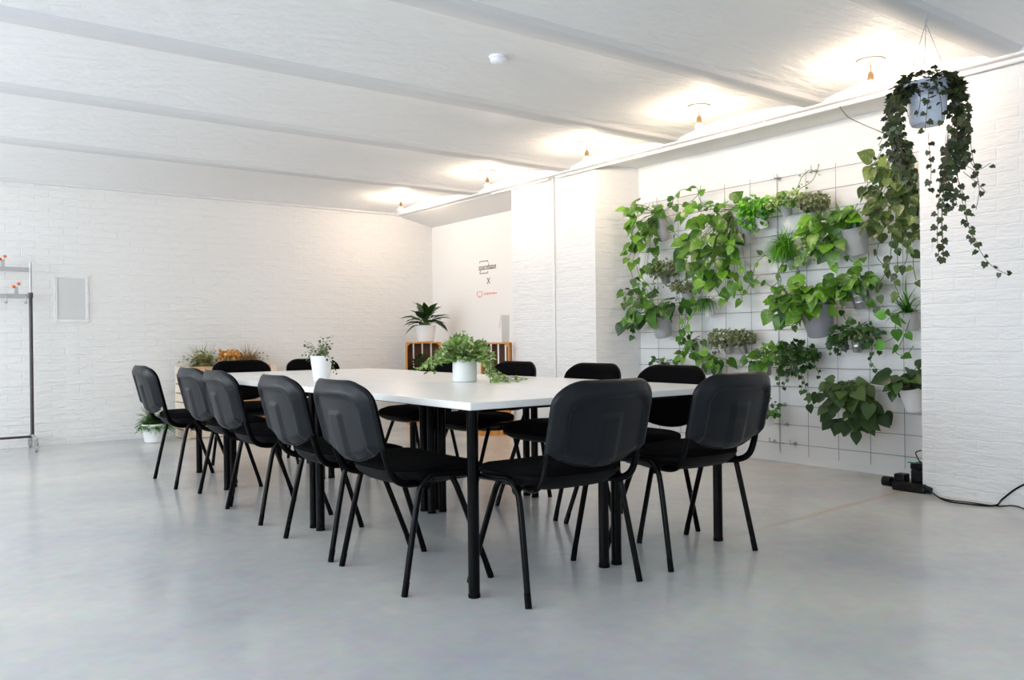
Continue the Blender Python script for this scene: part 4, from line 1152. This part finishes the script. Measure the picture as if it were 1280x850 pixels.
# floor fern
t = standing('potted_plant', 'green fern in a white pot on the floor by the back wall', (2.085, 8.93, 0.0), 0.185, 0.118, 0.092, 'whitepot')
fm, sm = MB(), MB(); c0 = Vector((2.085, 8.93, 0.17))
for k in range(120):
    a = rv(0, 2*PI); e = rv(.25, 1.35); L_ = rv(.13, .25)
    d = Vector((math.cos(a)*math.cos(e), math.sin(a)*math.cos(e), math.sin(e)))
    P_ = [Vector(c0)]; dd = d.normalized()
    for i in range(9):
        dd = (dd + Vector((0, 0, -.14))).normalized(); P_.append(P_[-1]+dd*L_/9)
    sm.tube(P_, 0.0018, 4, cap=False)
    for i in range(1, 10):
        tg = (P_[i]-P_[i-1]).normalized(); s_ = tg.cross(Vector((0, 0, 1))).normalized()
        for sg in (-1, 1):
            leaf_strip(fm, P_[i], s_*sg+tg*.5, Vector((0, 0, 1)), 0.06*(1.15-i/10), LANCE, .1, .3, rng.random(), 1.6)
finish(t, fm, sm, 'L_fern')

# ------------------------------------------------------------------ ceiling lamps
def make_lamp():
    t = thing('ceiling_lamp', 'x', 'ceiling lamp')
    mb = MB(); mb.lathe([(0.085, 0.006), (0.085, -0.004), (0.080, -0.012), (0.02, -0.016), (0.016, -0.03), (0.008, -0.034)], 28); mb.build('ceiling_plate', M['ceramic'], t, angle=40)
    mb = MB(); mb.tube(smooth_path([(0, 0, -0.02), (0.006, 0.002, -0.04), (-0.003, -0.002, -0.055), (0, 0, -0.075)], 4), 0.0035, 6); mb.build('cord', M['brass'], t)
    mb = MB(); mb.lathe([(0.005, -0.068), (0.011, -0.074), (0.0165, -0.088), (0.0175, -0.118), (0.018, -0.128), (0.012, -0.129)], 20); mb.build('bulb_socket', M['socket'], t)
    mb = MB(); mb.lathe([(0.011, -0.126), (0.013, -0.130), (0.021, -0.139), (0.025, -0.151), (0.022, -0.164), (0.013, -0.172), (0.003, -0.174)], 20); mb.build('bulb', M['bulb'], t)
    return t
lamp0 = make_lamp()
LAMPS = [(4.75, 2.76, 'bare bulb ceiling lamp nearest the hanging planter'), (4.66, 4.02, 'bare bulb ceiling lamp second from the hanging planter, above the bushy wall plants'),
         (4.72, 5.30, 'bare bulb ceiling lamp above the left end of the plant wall, middle of the five'), (4.70, 6.75, 'bare bulb ceiling lamp in front of the white pillar, second from the back wall'), (4.70, 8.50, 'bare bulb ceiling lamp nearest the back wall')]
for k, (x, y, lab) in enumerate(LAMPS):
    c = lamp0 if k == 0 else copy_tree(lamp0)
    i = max(j for j, e in enumerate(edges[:-1]) if e < y)
    tt = (y-edges[i])/(edges[i+1]-BW-edges[i])
    c.location = (x, y, 2.598+0.060*math.sin(PI*min(1, max(0, tt)))**0.85-0.001)
    tag(c, lab, 'ceiling lamp', 'bare bulb lamps along the right wall')
M['bulb'].node_tree.nodes['Principled BSDF'].inputs['Emission Strength'].default_value = BULB*14

t = thing('smoke_detector', 'round white smoke detector on the ceiling', 'smoke detector', (2.86, 3.98, 2.655))
mb = MB(); mb.lathe([(0.055, 0.004), (0.055, -0.012), (0.050, -0.014)], 28); mb.build('base_plate', M['smoke'], t)
mb = MB(); mb.lathe([(0.048, -0.013), (0.047, -0.03), (0.038, -0.038), (0.006, -0.04)], 28); mb.build('detector_head', M['smoke'], t)

# ------------------------------------------------------------------ conduits and pipes
def clip(t, p, r, ax):
    mb = MB()
    if ax == 'y': mb.box(p, (r*2.6, 0.02, r*2.6))
    else: mb.box(p, (r*2.6, r*2.6, 0.02))
    mb.build('pipe_clip', M['pipe'], t, smooth=False, bevel=0.002)
def conduit(label, pts, r, clips, ax='y'):
    t = thing('conduit_pipe', label, 'pipe', pts[0]); o = Vector(pts[0])
    mb = MB(); mb.tube([Vector(p)-o for p in smooth_path(pts, 4)], r, 12); mb.build('pipe', M['pipe'], t)
    for c_ in clips: clip(t, Vector(c_)-o, r, ax)
    return t
conduit('thick white conduit under the long beam above the plant recess', [(5.135, -2.6, 2.548), (5.135, 1.0, 2.548), (5.135, 3.0, 2.548), (5.135, 5.15, 2.548)], 0.016, [(5.135, y, 2.552) for y in (1.2, 2.5, 3.8, 5.0)])
conduit('thin white conduit running on past the pillar to the alcove', [(5.140, 5.17, 2.552), (5.140, 5.6, 2.552), (5.140, 6.22, 2.552)], 0.012, [(5.140, y, 2.555) for y in (5.35, 6.0)])
conduit('short white conduit from the pillar to the alcove head', [(5.140, 6.34, 2.552), (5.140, 6.8, 2.552), (5.140, 7.3, 2.552)], 0.012, [(5.140, 6.45, 2.555)])
conduit('slim white pipe running down the face of the pillar', [(5.165, 6.30, 0.0), (5.165, 6.30, 1.2), (5.165, 6.30, 2.56)], 0.012, [(5.165, 6.30, z) for z in (1.62, 0.5)], 'z')
t = thing('ceiling_cable', 'thin dark cable running from the conduit to the hanging planter', 'cable', (5.12, 3.2, 2.53))
o = Vector(t.location); p_end = hp(1108, 168, 0.0)
mb = MB(); mb.tube([p-o for p in smooth_path([(5.125, 3.2, 2.535), at(1060, 146, 'x', 5.0), at(1080, 156, 'x', 4.7), at(1092, 161, 'x', 4.45), p_end], 6)], 0.003, 6); mb.build('cable_run', M['cord'], t)

# ------------------------------------------------------------------ vent on the back wall
t = thing('wall_vent', 'white perforated vent grille on the back wall', 'vent', (1.42, YB, 1.45))
mb = MB(); w_, h_ = 0.155, 0.235
for a in ((-w_-.03, -h_-.0, .0, 1), ):
    mb.b2((-w_, -0.012, h_-0.028), (w_, 0, h_)); mb.b2((-w_, -0.012, -h_), (w_, 0, -h_+0.028)); mb.b2((-w_, -0.012, -h_+0.028), (-w_+0.028, 0, h_-0.028)); mb.b2((w_-0.028, -0.012, -h_+0.028), (w_, 0, h_-0.028))
mb.build('vent_frame', M['wall_back'], t, smooth=False, bevel=0.003)
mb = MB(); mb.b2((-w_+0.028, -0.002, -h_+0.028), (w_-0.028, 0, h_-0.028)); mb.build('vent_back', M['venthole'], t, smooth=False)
mb = MB(); nx_, nz_ = 14, 23; x0, x1, z0, z1 = -w_+0.028, w_-0.028, -h_+0.028, h_-0.028
for i in range(nx_+1):
    x = x0+(x1-x0)*i/nx_; mb.b2((x-0.0044, -0.006, z0), (x+0.0044, -0.0022, z1))
for i in range(nz_+1):
    z = z0+(z1-z0)*i/nz_; mb.b2((x0, -0.0061, z-0.0046), (x1, -0.0021, z+0.0046))
mb.build('perforated_plate', M['vent'], t, smooth=False)

# ------------------------------------------------------------------ lettering on the alcove wall
def text_on_wall(name, body, y, z, size, m, parent, wsc=1.0):
    cu = bpy.data.curves.new(name, 'FONT'); cu.body = body; cu.size = size; cu.extrude = 0.001; cu.align_x = 'CENTER'; cu.align_y = 'CENTER'
    cu.resolution_u = 3
    tmp = bpy.data.objects.new(name, cu); col.objects.link(tmp)
    dg = bpy.context.evaluated_depsgraph_get()
    me = bpy.data.meshes.new_from_object(tmp.evaluated_get(dg))
    bpy.data.objects.remove(tmp)
    o = bpy.data.objects.new(name, me); col.objects.link(o); me.materials.clear(); me.materials.append(m)
    o.parent = parent
    o.matrix_local = Matrix.Translation((0, y, z)) @ Matrix(((0, 0, -1, 0), (-1, 0, 0, 0), (0, 1, 0, 0), (0, 0, 0, 1))) @ Matrix.Diagonal((wsc, 1, 1, 1))
    return o
LX = XR-0.0015
pa = at(609, 333.5, 'x', LX); pb = at(610.5, 351.5, 'x', LX); pc = at(609, 367, 'x', LX)
t = thing('wall_lettering', 'brown spacebase lettering with a bracket frame on the alcove wall', 'wall lettering', (LX, pa.y, pa.z))
text_on_wall('letters', 'spacebase', 0, 0, 0.105, M['ink'], t, 0.86)
for s in (-1, 1):
    mb = MB(); mb.b2((-0.001, -0.012, s*0.072-0.004), (0.001, 0.155, s*0.072+0.004))
    for yy in (-0.012, 0.155): mb.b2((-0.0012, yy-0.004, min(s*0.072, s*0.052)), (0.0012, yy+0.004, max(s*0.072, s*0.052)))
    mb.build('bracket', M['ink'], t, smooth=False)
t = thing('wall_lettering', 'brown letter X between the two logos on the alcove wall', 'wall lettering', (LX, pb.y, pb.z))
text_on_wall('letter_x', 'X', 0, 0, 0.105, M['ink'], t, 0.9)
t = thing('wall_lettering', 'small faded red logo lowest on the alcove wall', 'wall lettering', (LX, pc.y, pc.z))
mb = MB(); L0 = [(0.215, 0.02), (0.20, 0.032), (0.12, 0.032), (0.105, 0.02), (0.105, -0.012), (0.12, -0.025), (0.165, -0.025), (0.15, -0.045), (0.19, -0.025), (0.20, -0.025), (0.215, -0.012)]
for i in range(len(L0)):
    a, b_ = L0[i], L0[(i+1) % len(L0)]; mb.tube([(0, a[0], a[1]), (0, b_[0], b_[1])], 0.0042, 5)
mb.build('logo_mark', M['redink'], t)
mb = MB(); rr2 = random.Random(3)
for i in range(12):
    y = 0.06-i*0.022; hh = 0.018+0.008*(i % 3 == 0)
    mb.tube([(0, y, -hh*.6), (0, y-0.004, hh*.6)], 0.0032, 5); mb.tube([(0, y, -hh*.6+.002), (0, y-0.014, hh*(.3 if i % 2 else -.4))], 0.003, 5)
mb.build('logo_strokes', M['redink'], t)

# ------------------------------------------------------------------ coat rack at the left edge
RX, RY = 1.035, 9.13
t = thing('coat_rack', 'rolling metal coat rack with orange tipped clips at the left edge', 'coat rack', (RX, RY, 0))
ztop = at(39, 328, 'y', RY).z; zb1 = at(10, 335, 'y', RY).z; zb2 = at(10, 370, 'y', RY).z; zl = at(20, 547, 'y', RY).z
mb = MB(); mb.tube([(0, 0, zl), (0, 0, zb2)], 0.016, 12); mb.build('lower_post', M['darksteel'], t)
mb = MB(); mb.tube([(0, 0, zb2-0.03), (0, 0, ztop)], 0.011, 10); mb.build('upper_post', M['steel'], t)
mb = MB(); mb.box((-0.75, 0, zb1-0.01), (1.5, 0.012, 0.042)); mb.build('top_bar', M['steel'], t, smooth=False, bevel=0.002)
mb = MB(); mb.box((-0.75, 0, zb2), (1.5, 0.012, 0.042)); ob = mb.build('hook_bar', M['steel'], t, smooth=False, bevel=0.002)
mb = MB(); mb.tube([(-1.5, 0, zl), (0, 0, zl)], 0.012, 10); mb.build('lower_rail', M['darksteel'], t)
mb = MB(); mb.tube(smooth_path([(0, 0.17, zl-0.06), (0, 0.17, zl-0.01), (0, 0.14, zl+0.005), (0, 0, zl+0.01), (0, -0.24, zl+0.005), (0, -0.27, zl-0.01), (0, -0.27, zl-0.07)], 5), 0.013, 10); mb.build('foot_bar', M['steel'], t)
for yy in (0.17, -0.27):
    mb = MB(); mb.tube([(-0.012, yy, 0.032), (0.012, yy, 0.032)], 0.032, 16); w1 = mb.build('castor_wheel', M['steel'], t)
    mb = MB(); mb.box((0.016, yy, 0.05), (0.004, 0.03, 0.06)); mb.box((-0.016, yy, 0.05), (0.004, 0.03, 0.06)); mb.box((0, yy, zl*0.5+0.042), (0.036, 0.03, max(0.01, zl-0.085))); mb.build('castor_fork', M['steel'], w1, smooth=False)
mb = MB(); mb.tube([(0, 0, zb2-0.015), (0, 0, zb2+0.035)], 0.021, 12); mb.build('post_clamp', M['darksteel'], t)
for k in range(8):
    x = -0.045-0.16*k
    mb = MB(); mb.tube(smooth_path([(x, -0.008, zb2+0.012), (x, -0.05, zb2-0.005), (x, -0.058, zb2-0.05), (x, -0.040, zb2-0.062), (x, -0.030, zb2-0.05)], 4), 0.006, 8); mb.tube([(x, -0.030, zb2-0.062), (x, -0.050, zb2-0.062)], 0.014, 10)
    mb.build('coat_hook', M['steel'], t)
for lab, u, v, zz in (('steel clip with two orange red tips on the top bar of the coat rack', 3, 330, zb1+0.011), ('steel clip with two orange tips on the hook bar of the coat rack', 20, 365, zb2+0.021)):
    p = at(u, v, 'y', RY)
    t2 = thing('spring_clip', lab, 'clip', (p.x, RY, zz), 0, 'orange tipped clips on the coat rack')
    mb = MB(); mb.box((0, -0.004, 0.032), (0.034, 0.02, 0.07)); mb.tube([(-0.02, -0.004, 0.02), (0.02, -0.004, 0.02)], 0.008, 8); mb.build('clip_body', M['steel'], t2, smooth=False, bevel=0.004)
    for s in (-1, 1):
        mb = MB(); mb.lathe([(0.004, -0.015), (0.012, -0.010), (0.0155, 0), (0.012, 0.010), (0.004, 0.015)], 14, Matrix.Translation((s*0.020, -0.012, 0.082+s*0.014))); mb.build('clip_tip', M['orange'], t2)

# ------------------------------------------------------------------ power adapters and cables by the right pillar
px_, py_ = 5.20, 2.79
t = thing('power_strip', 'black power adapters plugged together on the floor at the foot of the right pillar', 'power strip', (px_, py_, 0))
mb = MB(); mb.box((0.0, -0.02, 0.028), (0.12, 0.21, 0.056)); mb.build('strip_body', M['black'], t, smooth=False, bevel=0.008)
mb = MB(); mb.box((0.02, 0.06, 0.075), (0.075, 0.07, 0.05)); mb.build('adapter', M['black'], t, smooth=False, bevel=0.008)
mb = MB(); mb.box((0.05, -0.05, 0.095), (0.085, 0.09, 0.08)); mb.build('adapter', M['black'], t, smooth=False, bevel=0.008)
mb = MB(); mb.box((0.055, -0.045, 0.155), (0.10, 0.09, 0.045)); a_ = mb.build('adapter', M['black'], t, smooth=False, bevel=0.012)
mb = MB(); mb.box((-0.0, -0.02, 0.1805), (0.018, 0.05, 0.006)); mb.build('green_light', M['led'], a_, smooth=False)
mb = MB(); mb.tube([(-0.03, 0.10, 0.045), (-0.03, 0.155, 0.045)], 0.032, 16); mb.build('plug', M['black'], t)
mb = MB(); mb.tube([(-0.03, -0.10, 0.03), (-0.03, -0.16, 0.022)], [0.026, 0.02], 14); mb.build('plug', M['black'], t)
mb = MB(); mb.tube(smooth_path([(0.04, -0.06, 0.175), (0.055, -0.03, 0.20), (0.085, 0.0, 0.235), (0.10, -0.03, 0.25)], 4), 0.004, 6); mb.build('lead', M['black'], t)
def floor_cable(label, pts, r):
    t = thing('power_cable', label, 'cable', pts[0], 0, 'black cables along the right wall'); o = Vector(pts[0])
    mb = MB(); mb.tube([p-o for p in smooth_path(pts, 6)], r, 7); mb.build('cable_run', M['black'], t)
floor_cable('thicker black cable running along the right wall foot, then climbing the wall', [(5.17, 2.64, 0.02), at(1180, 625, 'z', 0.007), at(1210, 630, 'z', 0.007), at(1243, 632, 'z', 0.007), at(1253, 624, 'x', 5.165), at(1270, 611, 'x', 5.165), at(1292, 600, 'x', 5.165)], 0.0055)
floor_cable('thinner black cable on the floor beside the right wall, lying flat to the frame edge', [(5.17, 2.66, 0.035), at(1168, 618, 'z', 0.02), at(1182, 624, 'z', 0.016), at(1212, 628, 'z', 0.012), at(1246, 632.5, 'z', 0.004), at(1265, 632, 'z', 0.004), at(1280, 636, 'z', 0.004), at(1300, 650, 'z', 0.004)], 0.0035)
